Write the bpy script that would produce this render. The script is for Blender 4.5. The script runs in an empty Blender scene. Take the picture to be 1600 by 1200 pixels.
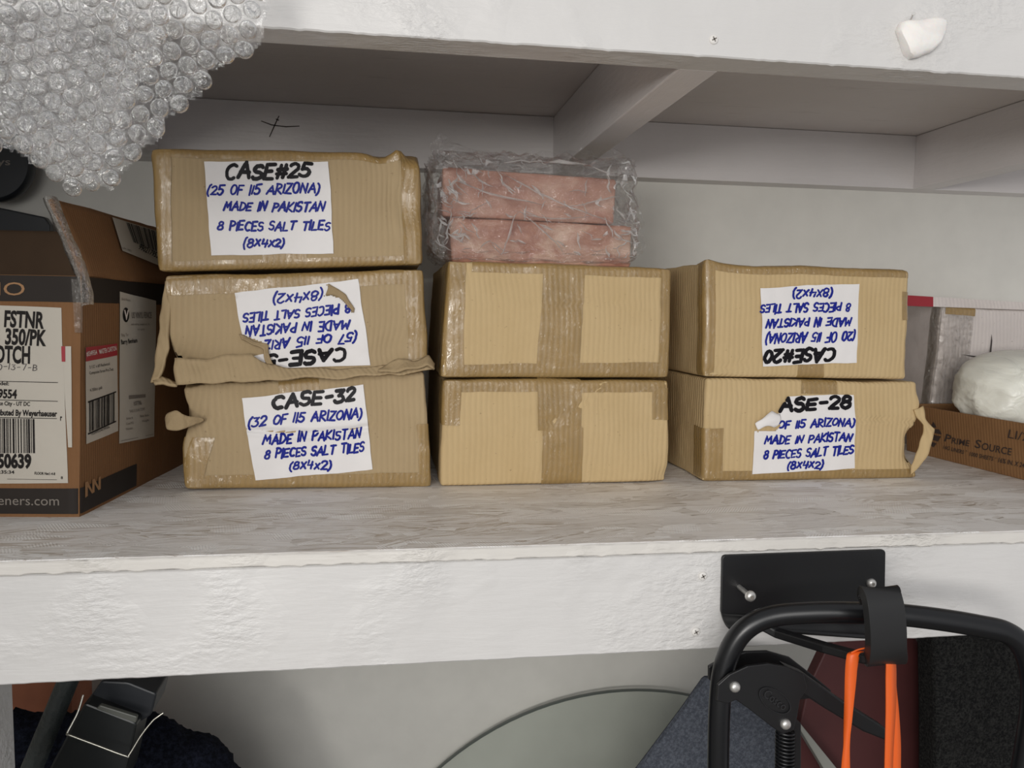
import bpy, bmesh, math, random
import numpy as np
from mathutils import Vector, Matrix, noise

# ------------------------------------------------------------------ camera, world, light, exposure
sc = bpy.context.scene
COL = sc.collection
IMG_W, IMG_H = 1600, 1200
FPX, YAW, PITCH, ROLL = 1274.2, 0.155, -0.0842, 0.0143
CAM = np.array([0.0, -0.6732, 0.1962])
_F = np.array([math.sin(YAW)*math.cos(PITCH), math.cos(YAW)*math.cos(PITCH), math.sin(PITCH)])
_R0 = np.array([math.cos(YAW), -math.sin(YAW), 0.0])
_U0 = np.cross(_R0, _F)
_R = _R0*math.cos(ROLL) + _U0*math.sin(ROLL)
_U = -_R0*math.sin(ROLL) + _U0*math.cos(ROLL)

cd = bpy.data.cameras.new('camera')
cam = bpy.data.objects.new('camera', cd)
COL.objects.link(cam)
cd.sensor_fit = 'HORIZONTAL'; cd.sensor_width = 36.0
cd.lens = FPX/IMG_W*36.0
cd.clip_start = 0.01
M = Matrix.Identity(4)
for i in range(3):
    M[i][0], M[i][1], M[i][2], M[i][3] = _R[i], _U[i], -_F[i], CAM[i]
cam.matrix_world = M
sc.camera = cam

sc.view_settings.view_transform = 'Standard'
sc.view_settings.look = 'None'
sc.view_settings.gamma = 1.0
sc.view_settings.use_curve_mapping = False
sc.view_settings.exposure = 0.14

wd = bpy.data.worlds.new('daylight'); sc.world = wd
wd.use_nodes = True
wd.node_tree.nodes['Background'].inputs[0].default_value = (0.97, 0.975, 1.0, 1)
wd.node_tree.nodes['Background'].inputs[1].default_value = 0.46

def area(name, loc, target, sx, sy, power, color):
    l = bpy.data.lights.new(name, 'AREA'); l.shape = 'RECTANGLE'
    l.size, l.size_y, l.energy, l.color = sx, sy, power, color
    o = bpy.data.objects.new(name, l); COL.objects.link(o)
    o.location = loc
    o.rotation_euler = (Vector(target)-Vector(loc)).to_track_quat('-Z', 'Y').to_euler()
    return o
# open garage door behind and to the left of the camera, with the bright drive beyond it
area('daylight_from_garage_door', (-0.55, -2.5, 0.62), (0.30, 0.2, 0.15), 1.9, 1.2, 30, (1.0, 0.985, 0.96))
area('sunlit_drive', (-1.15, -2.6, 0.20), (0.35, 0.2, 0.2), 0.7, 0.30, 19, (1.0, 0.97, 0.92))

try:
    sc.cycles.transparent_max_bounces = 40
    sc.cycles.max_bounces = 10
    sc.cycles.diffuse_bounces = 5
    sc.cycles.sample_clamp_indirect = 4.0
except Exception:
    pass

# ------------------------------------------------------------------ helpers
def ray(x, y):
    return _F + _R*((x-800)/FPX) - _U*((y-600)/FPX)
def atY(x, y, Y):
    d = ray(x, y); return CAM + d*((Y-CAM[1])/d[1])
def atX(x, y, X):
    d = ray(x, y); return CAM + d*((X-CAM[0])/d[0])
def atZ(x, y, Z):
    d = ray(x, y); return CAM + d*((Z-CAM[2])/d[2])
def proj(P):
    d = np.asarray(P)-CAM; z = d@_F
    return np.array([800+FPX*(d@_R)/z, 600-FPX*(d@_U)/z])

def lin(r, g=None, b=None):
    if g is None: r, g, b = r
    f = lambda c: (c/255/12.92) if c/255 <= 0.04045 else ((c/255+0.055)/1.055)**2.4
    return (f(r), f(g), f(b), 1.0)

def origin(o):
    v = Vector((0, 0, 0))
    while o is not None:
        v += o.location; o = o.parent
    return v

def mesh(name, verts, faces, mat, parent=None, smooth=True, base=None, auto=None):
    """One mesh object; verts in world coordinates. base: object origin when top-level."""
    org = origin(parent) if parent else Vector(base if base is not None else (0, 0, 0))
    me = bpy.data.meshes.new(name)
    me.from_pydata([(v[0]-org[0], v[1]-org[1], v[2]-org[2]) for v in verts], [], faces)
    if smooth:
        me.polygons.foreach_set('use_smooth', [True]*len(me.polygons))
    o = bpy.data.objects.new(name, me)
    if mat is not None:
        for m_ in (mat if isinstance(mat, (list, tuple)) else [mat]): me.materials.append(m_)
    COL.objects.link(o)
    if parent: o.parent = parent
    else: o.location = org
    if auto is not None:
        try: me.set_sharp_from_angle(angle=auto)
        except Exception: pass
    me.update()
    return o

def thing(name, label, cat, loc, group=None):
    o = bpy.data.objects.new(name, None); COL.objects.link(o)
    o.empty_display_size = 0.02
    o.location = loc
    return tag(o, label, cat, group)
def tag(o, label, cat, group=None):
    o['label'] = label; o['category'] = cat
    if group: o['group'] = group
    return o
def struct(o):
    o['kind'] = 'structure'; return o

def recalc(o):
    bm = bmesh.new(); bm.from_mesh(o.data)
    bmesh.ops.recalc_face_normals(bm, faces=bm.faces)
    bm.to_mesh(o.data); bm.free(); return o
def bevel(o, w, seg=2):
    m = o.modifiers.new('bevel', 'BEVEL'); m.width = w; m.segments = seg; m.limit_method = 'ANGLE'; m.angle_limit = math.radians(40)
    return o
def solidify(o, t, off=-1):
    m = o.modifiers.new('solid', 'SOLIDIFY'); m.thickness = t; m.offset = off; return o

def box_geo(x0, x1, y0, y1, z0, z1):
    v = [(x, y, z) for z in (z0, z1) for y in (y0, y1) for x in (x0, x1)]
    f = [(0, 2, 3, 1), (4, 5, 7, 6), (0, 1, 5, 4), (2, 6, 7, 3), (0, 4, 6, 2), (1, 3, 7, 5)]
    return v, f
def box(name, x0, x1, y0, y1, z0, z1, mat, parent=None, bev=0.0, base=None):
    v, f = box_geo(x0, x1, y0, y1, z0, z1)
    o = mesh(name, v, f, mat, parent, smooth=False, base=base)
    if bev: bevel(o, bev)
    return o
def prism(name, pts, y0, y1, mat, parent=None, base=None, bev=0.0):
    """polygon of (X,Z) world points extruded from y0 to y1"""
    n = len(pts)
    v = [(p[0], y0, p[1]) for p in pts] + [(p[0], y1, p[1]) for p in pts]
    f = [tuple(range(n)), tuple(range(2*n-1, n-1, -1))] + [(i, i+n, (i+1) % n+n, (i+1) % n) for i in range(n)]
    o = mesh(name, v, f, mat, parent, smooth=False, base=base); recalc(o)
    if bev: bevel(o, bev)
    return o
def pxprism(name, px, Y, thick, mat, parent=None, base=None, bev=0.0):
    P = [atY(x, y, Y) for x, y in px]
    return prism(name, [(p[0], p[2]) for p in P], Y, Y+thick, mat, parent, base, bev)
def smooth_path(pts, n=8):
    P = [np.array(p, float) for p in pts]; out = []
    for i in range(len(P)-1):
        p0 = P[max(i-1, 0)]; p1 = P[i]; p2 = P[i+1]; p3 = P[min(i+2, len(P)-1)]
        for k in range(n):
            t = k/n
            out.append(0.5*((2*p1)+(p2-p0)*t+(2*p0-5*p1+4*p2-p3)*t*t+(3*p1-p0-3*p2+p3)*t**3))
    out.append(P[-1]); return out
def tube(name, pts, r, mat, parent=None, seg=16, base=None, cap=True):
    P = [Vector(p) for p in pts]; n = len(P); v = []; f = []
    t0 = (P[1]-P[0]).normalized()
    a = t0.orthogonal().normalized()
    for i in range(n):
        t = (P[min(i+1, n-1)]-P[max(i-1, 0)]).normalized()
        a = (a - t*a.dot(t)).normalized(); b = t.cross(a)
        rr = r[i] if isinstance(r, (list, tuple)) else r
        for k in range(seg):
            an = 2*math.pi*k/seg
            v.append(P[i]+a*(rr*math.cos(an))+b*(rr*math.sin(an)))
    for i in range(n-1):
        for k in range(seg):
            f.append((i*seg+k, i*seg+(k+1) % seg, (i+1)*seg+(k+1) % seg, (i+1)*seg+k))
    if cap:
        f.append(tuple(range(seg-1, -1, -1))); f.append(tuple((n-1)*seg+k for k in range(seg)))
    return mesh(name, v, f, mat, parent, base=base, auto=math.radians(50))
def lathe(name, c, axis, prof, mat, parent=None, seg=24, base=None):
    """profile of (radius, along) revolved round axis at c"""
    ax = Vector(axis).normalized(); a = ax.orthogonal().normalized(); b = ax.cross(a); c = Vector(c)
    v = []; f = []
    for r, h in prof:
        for k in range(seg):
            an = 2*math.pi*k/seg
            v.append(c+ax*h+a*(r*math.cos(an))+b*(r*math.sin(an)))
    for i in range(len(prof)-1):
        for k in range(seg):
            f.append((i*seg+k, i*seg+(k+1) % seg, (i+1)*seg+(k+1) % seg, (i+1)*seg+k))
    f.append(tuple(range(seg-1, -1, -1))); f.append(tuple((len(prof)-1)*seg+k for k in range(seg)))
    o = mesh(name, v, f, mat, parent, base=base, auto=math.radians(45)); recalc(o)
    return o
def grid_geo(fn, na, nb, keep=None):
    v = []; f = []; idx = {}
    for j in range(nb+1):
        for i in range(na+1):
            idx[(i, j)] = len(v); v.append(fn(i/na, j/nb))
    for j in range(nb):
        for i in range(na):
            if keep and not keep((i+.5)/na, (j+.5)/nb): continue
            f.append((idx[(i, j)], idx[(i+1, j)], idx[(i+1, j+1)], idx[(i, j+1)]))
    if keep:
        used = sorted({k for q in f for k in q}); mp = {k: i for i, k in enumerate(used)}
        v = [v[k] for k in used]; f = [tuple(mp[k] for k in q) for q in f]
    return v, f
def inside(pt, poly):
    x, y = pt; r = False; j = len(poly)-1
    for i in range(len(poly)):
        xi, yi = poly[i]; xj, yj = poly[j]
        if (yi > y) != (yj > y) and x < (xj-xi)*(y-yi)/(yj-yi)+xi: r = not r
        j = i
    return r
def lerp_curve(c, t):
    """point at parameter t (0..1 by length) on a polyline"""
    P = [np.array(p, float) for p in c]
    L = [0.0]
    for a, b in zip(P, P[1:]): L.append(L[-1]+np.linalg.norm(b-a))
    s = t*L[-1]
    for i in range(len(P)-1):
        if s <= L[i+1] or i == len(P)-2:
            k = (s-L[i])/max(1e-9, L[i+1]-L[i]); return P[i]*(1-k)+P[i+1]*k
def nz(p, f, s=0.0):
    return noise.noise(Vector((p[0]*f+s, p[1]*f+s*1.7, p[2]*f-s)))
def nzv(p, f, s=0.0):
    return noise.noise_vector(Vector((p[0]*f+s, p[1]*f+s*1.7, p[2]*f-s)))

# ------------------------------------------------------------------ materials
class NT:
    def __init__(s, name):
        s.m = bpy.data.materials.new(name); s.m.use_nodes = True
        s.t = s.m.node_tree; s.n = s.t.nodes; s.b = s.n['Principled BSDF']; s.out = s.n['Material Output']
        s.coord = s.n.new('ShaderNodeTexCoord')
    def add(s, kind, **kw):
        x = s.n.new('ShaderNode'+kind)
        for k, v in kw.items(): setattr(x, k, v)
        return x
    def link(s, a, b): s.t.links.new(a, b)
    def val(s, sock, v):
        if hasattr(v, 'links') or isinstance(v, bpy.types.NodeSocket): s.link(v, sock)
        else: sock.default_value = v
    def mapping(s, scale=(1, 1, 1), rot=(0, 0, 0), src='Object'):
        m = s.add('Mapping'); s.link(s.coord.outputs[src], m.inputs[0])
        m.inputs['Scale'].default_value = scale; m.inputs['Rotation'].default_value = rot
        return m.outputs[0]
    def noise(s, vec, scale, detail=4, rough=0.5, dist=0.0):
        x = s.add('TexNoise'); s.link(vec, x.inputs['Vector'])
        x.inputs['Scale'].default_value = scale; x.inputs['Detail'].default_value = detail
        x.inputs['Roughness'].default_value = rough; x.inputs['Distortion'].default_value = dist
        return x.outputs['Fac']
    def ramp(s, fac, stops):
        r = s.add('ValToRGB'); s.link(fac, r.inputs[0]); e = r.color_ramp.elements
        while len(e) < len(stops): e.new(0.5)
        for el, (p, c) in zip(e, stops):
            el.position = p; el.color = c if len(c) == 4 else (*c, 1)
        return r.outputs[0]
    def mix(s, fac, a, b, mode='MIX'):
        x = s.add('Mix', data_type='RGBA', blend_type=mode)
        s.val(x.inputs[0], fac); s.val(x.inputs[6], a); s.val(x.inputs[7], b); return x.outputs[2]
    def math(s, op, a, b=0.0, c=None):
        x = s.add('Math', operation=op); s.val(x.inputs[0], a); s.val(x.inputs[1], b)
        if c is not None: s.val(x.inputs[2], c)
        return x.outputs[0]
    def bump(s, h, strength=0.3, dist=0.001, normal=None):
        x = s.add('Bump'); s.link(h, x.inputs['Height']); x.inputs['Strength'].default_value = strength
        x.inputs['Distance'].default_value = dist
        if normal is not None: s.link(normal, x.inputs['Normal'])
        return x.outputs[0]
    def ribs(s, period):
        """corrugation that runs up and down the box walls"""
        sp = s.add('SeparateXYZ'); s.link(s.coord.outputs['Object'], sp.inputs[0])
        w = s.noise(s.mapping((1, 1, .25)), 45, 2)
        a = s.math('ADD', sp.outputs[0], sp.outputs[1])
        a = s.math('ADD', a, s.math('MULTIPLY', w, period*0.45))
        return s.math('SINE', s.math('MULTIPLY', a, 2*math.pi/period))

def plain(name, rgb, rough=0.6, metal=0.0, spec=0.5, bump=None, var=0.0):
    t = NT(name); b = t.b
    b.inputs['Roughness'].default_value = rough; b.inputs['Metallic'].default_value = metal
    b.inputs['Specular IOR Level'].default_value = spec
    c = lin(rgb)
    if var:
        n = t.noise(t.mapping(), 25, 5)
        lo = tuple(x*(1-var) for x in c[:3])+(1,); hi = tuple(min(1, x*(1+var)) for x in c[:3])+(1,)
        t.link(t.ramp(n, [(0.3, lo), (0.7, hi)]), b.inputs['Base Color'])
    else:
        b.inputs['Base Color'].default_value = c
    if bump:
        h = t.noise(t.mapping(), bump[0], 4)
        t.link(t.bump(h, bump[1], bump[2]), b.inputs['Normal'])
    return t.m

def cardboard(name, base, dark, rib=0.0062, ribc=0.12, ribb=0.42):
    t = NT(name); b = t.b
    b.inputs['Roughness'].default_value = 0.78; b.inputs['Specular IOR Level'].default_value = 0.25
    big = t.noise(t.mapping(), 14, 5, 0.6)
    fib = t.noise(t.mapping((1, 1, .4)), 420, 3, 0.7)
    r = t.ribs(rib)
    amp = t.noise(t.mapping(), 11, 2)
    c = t.ramp(big, [(0.25, lin(dark)), (0.75, lin(base))])
    f = t.math('MULTIPLY', t.math('MULTIPLY_ADD', r, 0.5, 0.5), t.math('MULTIPLY', amp, ribc*2))
    c = t.mix(f, c, lin([x*0.84 for x in dark]))
    c = t.mix(t.math('MULTIPLY', fib, 0.16), c, lin([min(255, x*1.12) for x in base]))
    spk = t.math('GREATER_THAN', t.noise(t.mapping(), 260, 2), 0.735)
    c = t.mix(t.math('MULTIPLY', spk, 0.35), c, lin(90, 68, 44))
    t.link(c, b.inputs['Base Color'])
    n1 = t.bump(t.math('MULTIPLY', r, amp), ribb, 0.0009)
    n2 = t.bump(t.noise(t.mapping(), 60, 5, 0.65), 0.35, 0.0016, n1)
    t.link(n2, b.inputs['Normal'])
    return t.m

def tape_mat(name, base, rough=0.09):
    t = NT(name); b = t.b
    big = t.noise(t.mapping(), 30, 4, 0.6)
    r = t.ribs(0.0062)
    c = t.ramp(big, [(0.3, lin([x*0.90 for x in base])), (0.7, lin(base))])
    c = t.mix(t.math('MULTIPLY_ADD', r, 0.08, 0.08), c, lin([min(255, x*1.2) for x in base]))
    t.link(c, b.inputs['Base Color'])
    b.inputs['Roughness'].default_value = 0.42
    b.inputs['Coat Weight'].default_value = 0.75; b.inputs['Coat Roughness'].default_value = rough
    w = t.noise(t.mapping((1.0, 1, .55)), 150, 3, 0.55, 1.0)
    msk = t.ramp(t.noise(t.mapping(), 42, 3), [(0.44, (.10, .10, .10)), (0.60, (1, 1, 1))])
    n1 = t.bump(t.math('MULTIPLY', t.math('ABSOLUTE', t.math('SUBTRACT', w, 0.5)), msk), 1.0, 0.009)
    t.link(n1, b.inputs['Coat Normal']); t.link(t.bump(r, 0.2, 0.0006), b.inputs['Normal'])
    return t.m

def painted_wood(name, rgb, axis='x', lump=1.0, rough=0.42, dirt=0.0):
    t = NT(name); b = t.b
    sx = {'x': (0.12, 1, 1), 'y': (1, 0.12, 1)}[axis]
    grain = t.noise(t.mapping(sx), 130, 5, 0.6, 0.4)
    lumps = t.noise(t.mapping({'x': (.45, 1, 1), 'y': (1, .45, 1)}[axis]), 190, 3, 0.55)
    patch = t.noise(t.mapping(), 9, 3)
    msk = t.ramp(patch, [(0.50, (0, 0, 0)), (0.64, (1, 1, 1))])
    big = t.noise(t.mapping(), 6, 4)
    c = t.ramp(big, [(0.3, lin([x*0.965 for x in rgb])), (0.7, lin(rgb))])
    if dirt:
        d = t.ramp(t.noise(t.mapping(sx), 60, 6, 0.75), [(0.60, (0, 0, 0)), (0.72, (1, 1, 1))])
        c = t.mix(t.math('MULTIPLY', d, dirt), c, lin(120, 106, 96))
    t.link(c, b.inputs['Base Color'])
    b.inputs['Roughness'].default_value = rough
    n1 = t.bump(grain, 0.35, 0.0016)
    n2 = t.bump(t.math('MULTIPLY', lumps, msk), 0.75*lump, 0.0035, n1)
    n3 = t.bump(t.noise(t.mapping(), 35, 3), 0.3, 0.003, n2)
    t.link(n3, b.inputs['Normal'])
    return t.m

def osb_mat():
    """worn white paint over strand board: flakes of wood lying at many angles, grain along each flake"""
    t = NT('worn_white_strand_board'); b = t.b
    def layer(sx, sy, off, spread):
        mp = t.add('Mapping'); t.link(t.coord.outputs['Object'], mp.inputs[0])
        mp.inputs['Scale'].default_value = (sx, sy, 1); mp.inputs['Location'].default_value = (off, off, 0)
        mp.inputs['Rotation'].default_value = (0, 0, off*0.11)
        wob = t.add('TexNoise'); t.link(mp.outputs[0], wob.inputs[0]); wob.inputs['Scale'].default_value = 1.4
        mv = t.add('Mix', data_type='VECTOR'); mv.inputs[0].default_value = 0.25
        t.link(mp.outputs[0], mv.inputs[4]); t.link(wob.outputs['Color'], mv.inputs[5])
        v = t.add('TexVoronoi', feature='F1'); t.link(mv.outputs[1], v.inputs['Vector']); v.inputs['Scale'].default_value = 1.0
        sp = t.add('SeparateXYZ'); t.link(v.outputs['Color'], sp.inputs[0])
        ang = t.math('MULTIPLY', t.math('SUBTRACT', sp.outputs[1], 0.5), spread)
        vr = t.add('VectorRotate', rotation_type='Z_AXIS'); t.link(t.coord.outputs['Object'], vr.inputs['Vector']); t.link(ang, vr.inputs['Angle'])
        m2 = t.add('Mapping'); t.link(vr.outputs[0], m2.inputs[0]); m2.inputs['Scale'].default_value = (0.075, 1, 1)
        cm = t.add('Combine XYZ'.replace(' ', '')); t.link(t.math('MULTIPLY', sp.outputs[0], 7.0), cm.inputs[2])
        va = t.add('VectorMath', operation='ADD'); t.link(m2.outputs[0], va.inputs[0]); t.link(cm.outputs[0], va.inputs[1])
        g = t.noise(va.outputs[0], 250, 4, 0.72, 0.3)
        return sp.outputs[0], g, vr.outputs[0], sp.outputs[2]
    ra, ga, va, ca = layer(16, 70, 0.0, 0.5)
    rb, gb, vb, cb = layer(20, 56, 4.3, 1.3)
    pick = t.math('GREATER_THAN', t.noise(t.mapping(), 16, 3), 0.54)
    inv = t.math('SUBTRACT', 1.0, pick)
    blend = lambda x, y: t.math('ADD', t.math('MULTIPLY', x, inv), t.math('MULTIPLY', y, pick))
    h = blend(ra, rb); g = blend(ga, gb); c2 = blend(ca, cb)
    col = t.ramp(h, [(0.0, lin(222, 218, 213)), (0.5, lin(238, 235, 232)), (1.0, lin(248, 247, 245))])
    col = t.mix(t.math('MULTIPLY', t.ramp(g, [(0.55, (0, 0, 0)), (0.66, (1, 1, 1))]), t.math('MULTIPLY_ADD', c2, 0.85, 0.10)), col, lin(132, 116, 98))
    big = t.noise(t.mapping((.6, 1, 1)), 6, 3)
    wear = t.math('MULTIPLY', t.ramp(big, [(0.46, (0, 0, 0)), (0.62, (1, 1, 1))]), t.ramp(g, [(0.46, (0, 0, 0)), (0.60, (1, 1, 1))]))
    col = t.mix(t.math('MULTIPLY', wear, 0.5), col, lin(154, 128, 96))
    t.link(col, b.inputs['Base Color'])
    b.inputs['Roughness'].default_value = 0.5
    sp = t.add('SeparateXYZ'); t.link(vb, sp.inputs[0])
    hat = t.math('SINE', t.math('MULTIPLY', sp.outputs[0], 2600))
    hat = t.math('MULTIPLY', hat, t.math('GREATER_THAN', h, 0.6))
    n1 = t.bump(h, 0.6, 0.0016)
    n2 = t.bump(g, 0.6, 0.0014, n1)
    n3 = t.bump(hat, 0.35, 0.0004, n2)
    t.link(n3, b.inputs['Normal'])
    return t.m

def film(name, haze=0.06, rough=0.07, bscale=120, bdist=0.004, gain=1.0, hazecol=(1, 1, 1), base=0.03):
    t = NT(name); n = t
    t.n.remove(t.b)
    tr = t.add('BsdfTransparent'); tr.inputs[0].default_value = (0.99, 0.99, 0.99, 1)
    gl = t.add('BsdfGlossy'); gl.inputs['Roughness'].default_value = rough
    df = t.add('BsdfDiffuse'); df.inputs[0].default_value = (*hazecol, 1)
    tl = t.add('BsdfTranslucent'); tl.inputs[0].default_value = (*hazecol, 1)
    w = t.noise(t.mapping(), bscale, 4, 0.6, 0.8)
    nb = t.bump(t.math('ABSOLUTE', t.math('SUBTRACT', w, 0.5)), 1.0, bdist)
    fr = t.add('Fresnel'); fr.inputs['IOR'].default_value = 1.5
    for x in (gl, fr, df): t.link(nb, x.inputs['Normal'])
    hz = t.add('MixShader'); hz.inputs[0].default_value = 0.5
    t.link(df.outputs[0], hz.inputs[1]); t.link(tl.outputs[0], hz.inputs[2])
    m1 = t.add('MixShader'); m1.inputs[0].default_value = haze
    t.link(tr.outputs[0], m1.inputs[1]); t.link(hz.outputs[0], m1.inputs[2])
    m2 = t.add('MixShader')
    f = t.math('MULTIPLY_ADD', fr.outputs[0], gain, base); t.link(f, m2.inputs[0])
    t.link(m1.outputs[0], m2.inputs[1]); t.link(gl.outputs[0], m2.inputs[2])
    t.link(m2.outputs[0], t.out.inputs['Surface'])
    return t.m

def salt_mat(name, a, b_, c_):
    t = NT(name); b = t.b
    n1 = t.noise(t.mapping((.6, 1, 1.2)), 22, 5, 0.62, 0.8)
    col = t.ramp(n1, [(0.30, lin(a)), (0.50, lin(b_)), (0.70, lin(c_))])
    t.link(col, b.inputs['Base Color'])
    b.inputs['Roughness'].default_value = 0.5
    b.inputs['Subsurface Weight'].default_value = 0.25
    b.inputs['Subsurface Radius'].default_value = (0.012, 0.006, 0.004)
    t.link(t.bump(t.noise(t.mapping(), 180, 4), 0.4, 0.001), b.inputs['Normal'])
    return t.m

def carpet_mat(name, a, b_, scale=260):
    t = NT(name); b = t.b
    n1 = t.noise(t.mapping(), scale, 5, 0.75)
    t.link(t.ramp(n1, [(0.42, lin(a)), (0.68, lin(b_))]), b.inputs['Base Color'])
    b.inputs['Roughness'].default_value = 0.95; b.inputs['Specular IOR Level'].default_value = 0.1
    t.link(t.bump(n1, 0.8, 0.004), b.inputs['Normal'])
    return t.m

M_WALL = plain('white_wall_paint', (219, 217, 210), 0.6, var=0.03, bump=(70, 0.15, 0.002))
M_FLOOR = plain('garage_concrete', (126, 122, 116), 0.8, var=0.15, bump=(60, 0.3, 0.003))
M_WOODX = painted_wood('white_painted_lumber', (213, 211, 209), 'x', 1.0)
M_WOODE = painted_wood('white_painted_board_edge', (216, 212, 206), 'x', 1.6, 0.5, dirt=0.35)
M_WOODY = painted_wood('white_painted_joist', (230, 226, 226), 'y', 0.4)
M_LEDGER = painted_wood('white_painted_ledger', (222, 218, 217), 'x', 0.15)
M_DECK = painted_wood('grey_primed_board', (226, 220, 217), 'x', 0.2, 0.6, dirt=0.25)
M_OSB = osb_mat()
M_CARD = cardboard('tan_cardboard', (194, 170, 129), (184, 159, 117))
M_CARDB = cardboard('dull_tan_cardboard', (173, 152, 119), (162, 141, 108))
M_TORN = plain('torn_cardboard_fibre', (160, 139, 106), 0.9, var=0.12, bump=(220, 0.6, 0.002))
M_TAPE = tape_mat('brown_packing_tape', (152, 124, 76))
M_CLEARTAPE = film('clear_packing_tape', haze=0.10, rough=0.12, bscale=140, bdist=0.004, hazecol=(.9, .8, .65))
M_BROWNCARD = cardboard('brown_printed_carton', (126, 91, 60), (114, 80, 51), 0.005, 0.05, 0.25)
M_TRAY = cardboard('brown_tray_carton', (142, 106, 72), (126, 92, 60), 0.005, 0.06, 0.25)
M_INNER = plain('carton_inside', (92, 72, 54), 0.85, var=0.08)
M_PAPER = plain('white_paper', (226, 223, 222), 0.55, bump=(80, 0.25, 0.0012), var=0.02)
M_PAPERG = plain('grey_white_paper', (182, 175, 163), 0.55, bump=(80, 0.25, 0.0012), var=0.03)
M_BLUEINK = plain('blue_marker_ink', (30, 40, 134), 0.45, 0.0, 0.12)
M_BLACKINK = plain('black_marker_ink', (24, 22, 26), 0.4, 0.0, 0.12)
M_PRINT = plain('black_print', (34, 31, 30), 0.6, 0.0, 0.12)
M_PENINK = plain('ballpoint_ink', (60, 54, 56), 0.5)
M_BAND = plain('black_carton_print', (46, 41, 38), 0.5, 0.0, 0.12, var=0.05)
M_RED = plain('red_print', (150, 34, 46), 0.55)
M_CREAM = plain('kraft_showing_through_print', (150, 112, 76), 0.7)
M_GREYPRINT = plain('grey_print', (120, 112, 104), 0.6)
M_WHITEPRINT = plain('white_print', (215, 205, 198), 0.6)
M_STAMP = plain('dark_brown_stamp_ink', (58, 46, 42), 0.7)
M_WCARD = cardboard('dusty_white_carton', (214, 206, 202), (198, 190, 186), 0.0062, 0.10, 0.4)
M_GCARD = plain('shaded_taped_carton_side', (178, 170, 167), 0.38, var=0.06, bump=(60, 0.4, 0.003))  # left side of the white carton, its shade put into this grey
M_SALT1 = salt_mat('pink_salt', (150, 98, 82), (184, 138, 120), (208, 172, 154))
M_SALT2 = salt_mat('pale_pink_salt', (150, 94, 78), (186, 138, 118), (226, 198, 178))
M_WSALT = salt_mat('white_rock_salt', (236, 228, 224), (240, 236, 232), (246, 244, 241))
M_FILM = film('clear_bag_film', haze=0.03, rough=0.035, bscale=70, bdist=0.016, gain=0.30, base=0.10)
M_RIM = film('bubble_rim_film', haze=0.55, rough=0.12, bscale=90, bdist=0.0008, gain=0.6, base=0.04)
M_BUBBLE = film('bubble_wrap_film', haze=0.025, rough=0.06, bscale=110, bdist=0.004, gain=1.0, base=0.06)
M_STEEL = plain('zinc_screw', (214, 212, 208), 0.38, 0.85)
M_PSCREW = plain('painted_over_screw', (222, 219, 215), 0.45)
M_SLOT = plain('dark_screw_recess', (120, 114, 108), 0.7)
M_BLACKM = plain('black_powder_coat', (15, 15, 17), 0.42, bump=(400, 0.15, 0.0004))
M_BLACKT = plain('black_painted_tube', (14, 15, 18), 0.32)
M_RUBBER = plain('black_rubber', (30, 30, 31), 0.5)
M_DARKPL = plain('dark_plastic', (36, 39, 44), 0.4)
M_NAVY = carpet_mat('navy_fleece', (16, 18, 26), (38, 42, 56), 160)
M_CARPET = carpet_mat('black_carpet', (20, 20, 21), (58, 58, 56), 430)
M_ORANGE = plain('orange_strap', (226, 96, 28), 0.45, bump=(300, 0.2, 0.0006))
M_MAROON = plain('maroon_board', (70, 30, 30), 0.6, var=0.1)
M_DENIM = carpet_mat('blue_grey_fabric', (76, 80, 89), (110, 115, 125), 330)
M_GREYP = plain('grey_plastic', (128, 128, 122), 0.5)
M_RUST = plain('orange_brown_fabric', (150, 92, 66), 0.8, var=0.15)
M_WIRE = plain('bright_wire', (190, 188, 178), 0.3, 1.0)
M_CRACK = plain('dark_knot_crack', (70, 62, 58), 0.8)
def glass_mat():
    t = NT('tinted_glass'); t.n.remove(t.b)
    tr = t.add('BsdfTransparent'); tr.inputs[0].default_value = (0.95, 0.965, 0.955, 1)
    gl = t.add('BsdfGlossy'); gl.inputs['Roughness'].default_value = 0.03
    fr = t.add('Fresnel'); fr.inputs['IOR'].default_value = 1.5
    m = t.add('MixShader'); t.link(fr.outputs[0], m.inputs[0]); t.link(tr.outputs[0], m.inputs[1]); t.link(gl.outputs[0], m.inputs[2])
    t.link(m.outputs[0], t.out.inputs['Surface']); return t.m
M_GLASS = glass_mat()
M_GLASSEDGE = plain('ground_glass_edge', (92, 98, 94), 0.3)

# ------------------------------------------------------------------ the setting
H, YB, XJ, XK, Y1, T, B4 = 0.4202, 0.6178, 0.262, 0.8884, 0.0157, 0.038, 0.089
WALL_Y = YB+T
FLOOR_Z = -1.411
struct(box('wall_back', -1.6, 2.2, WALL_Y, WALL_Y+0.1, FLOOR_Z, 1.5, M_WALL))
struct(box('floor', -1.6, 2.2, -3.0, WALL_Y, FLOOR_Z-0.05, FLOOR_Z, M_FLOOR))

def screw_head(name, c, r, parent, mat, slot, base=None):
    s = lathe(name, c, (0, -1, 0), [(r, -0.001), (r, 0.0006), (r*0.9, 0.0013), (r*0.55, 0.0017)], mat, parent, 20, base)
    v, f = [], []
    for ang in (0.5, 0.5+math.pi/2):
        d = Vector((math.cos(ang), 0, math.sin(ang))); e = Vector((-math.sin(ang), 0, math.cos(ang)))
        k = len(v); cc = Vector(c)+Vector((0, -0.0019, 0))
        for a_, b_ in ((-1, -1), (1, -1), (1, 1), (-1, 1)):
            v.append(cc+d*(a_*r*0.55)+e*(b_*r*0.13))
        f.append((k, k+1, k+2, k+3))
    mesh('screw_slot', v, f, slot, s, smooth=False)
    return s

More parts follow.
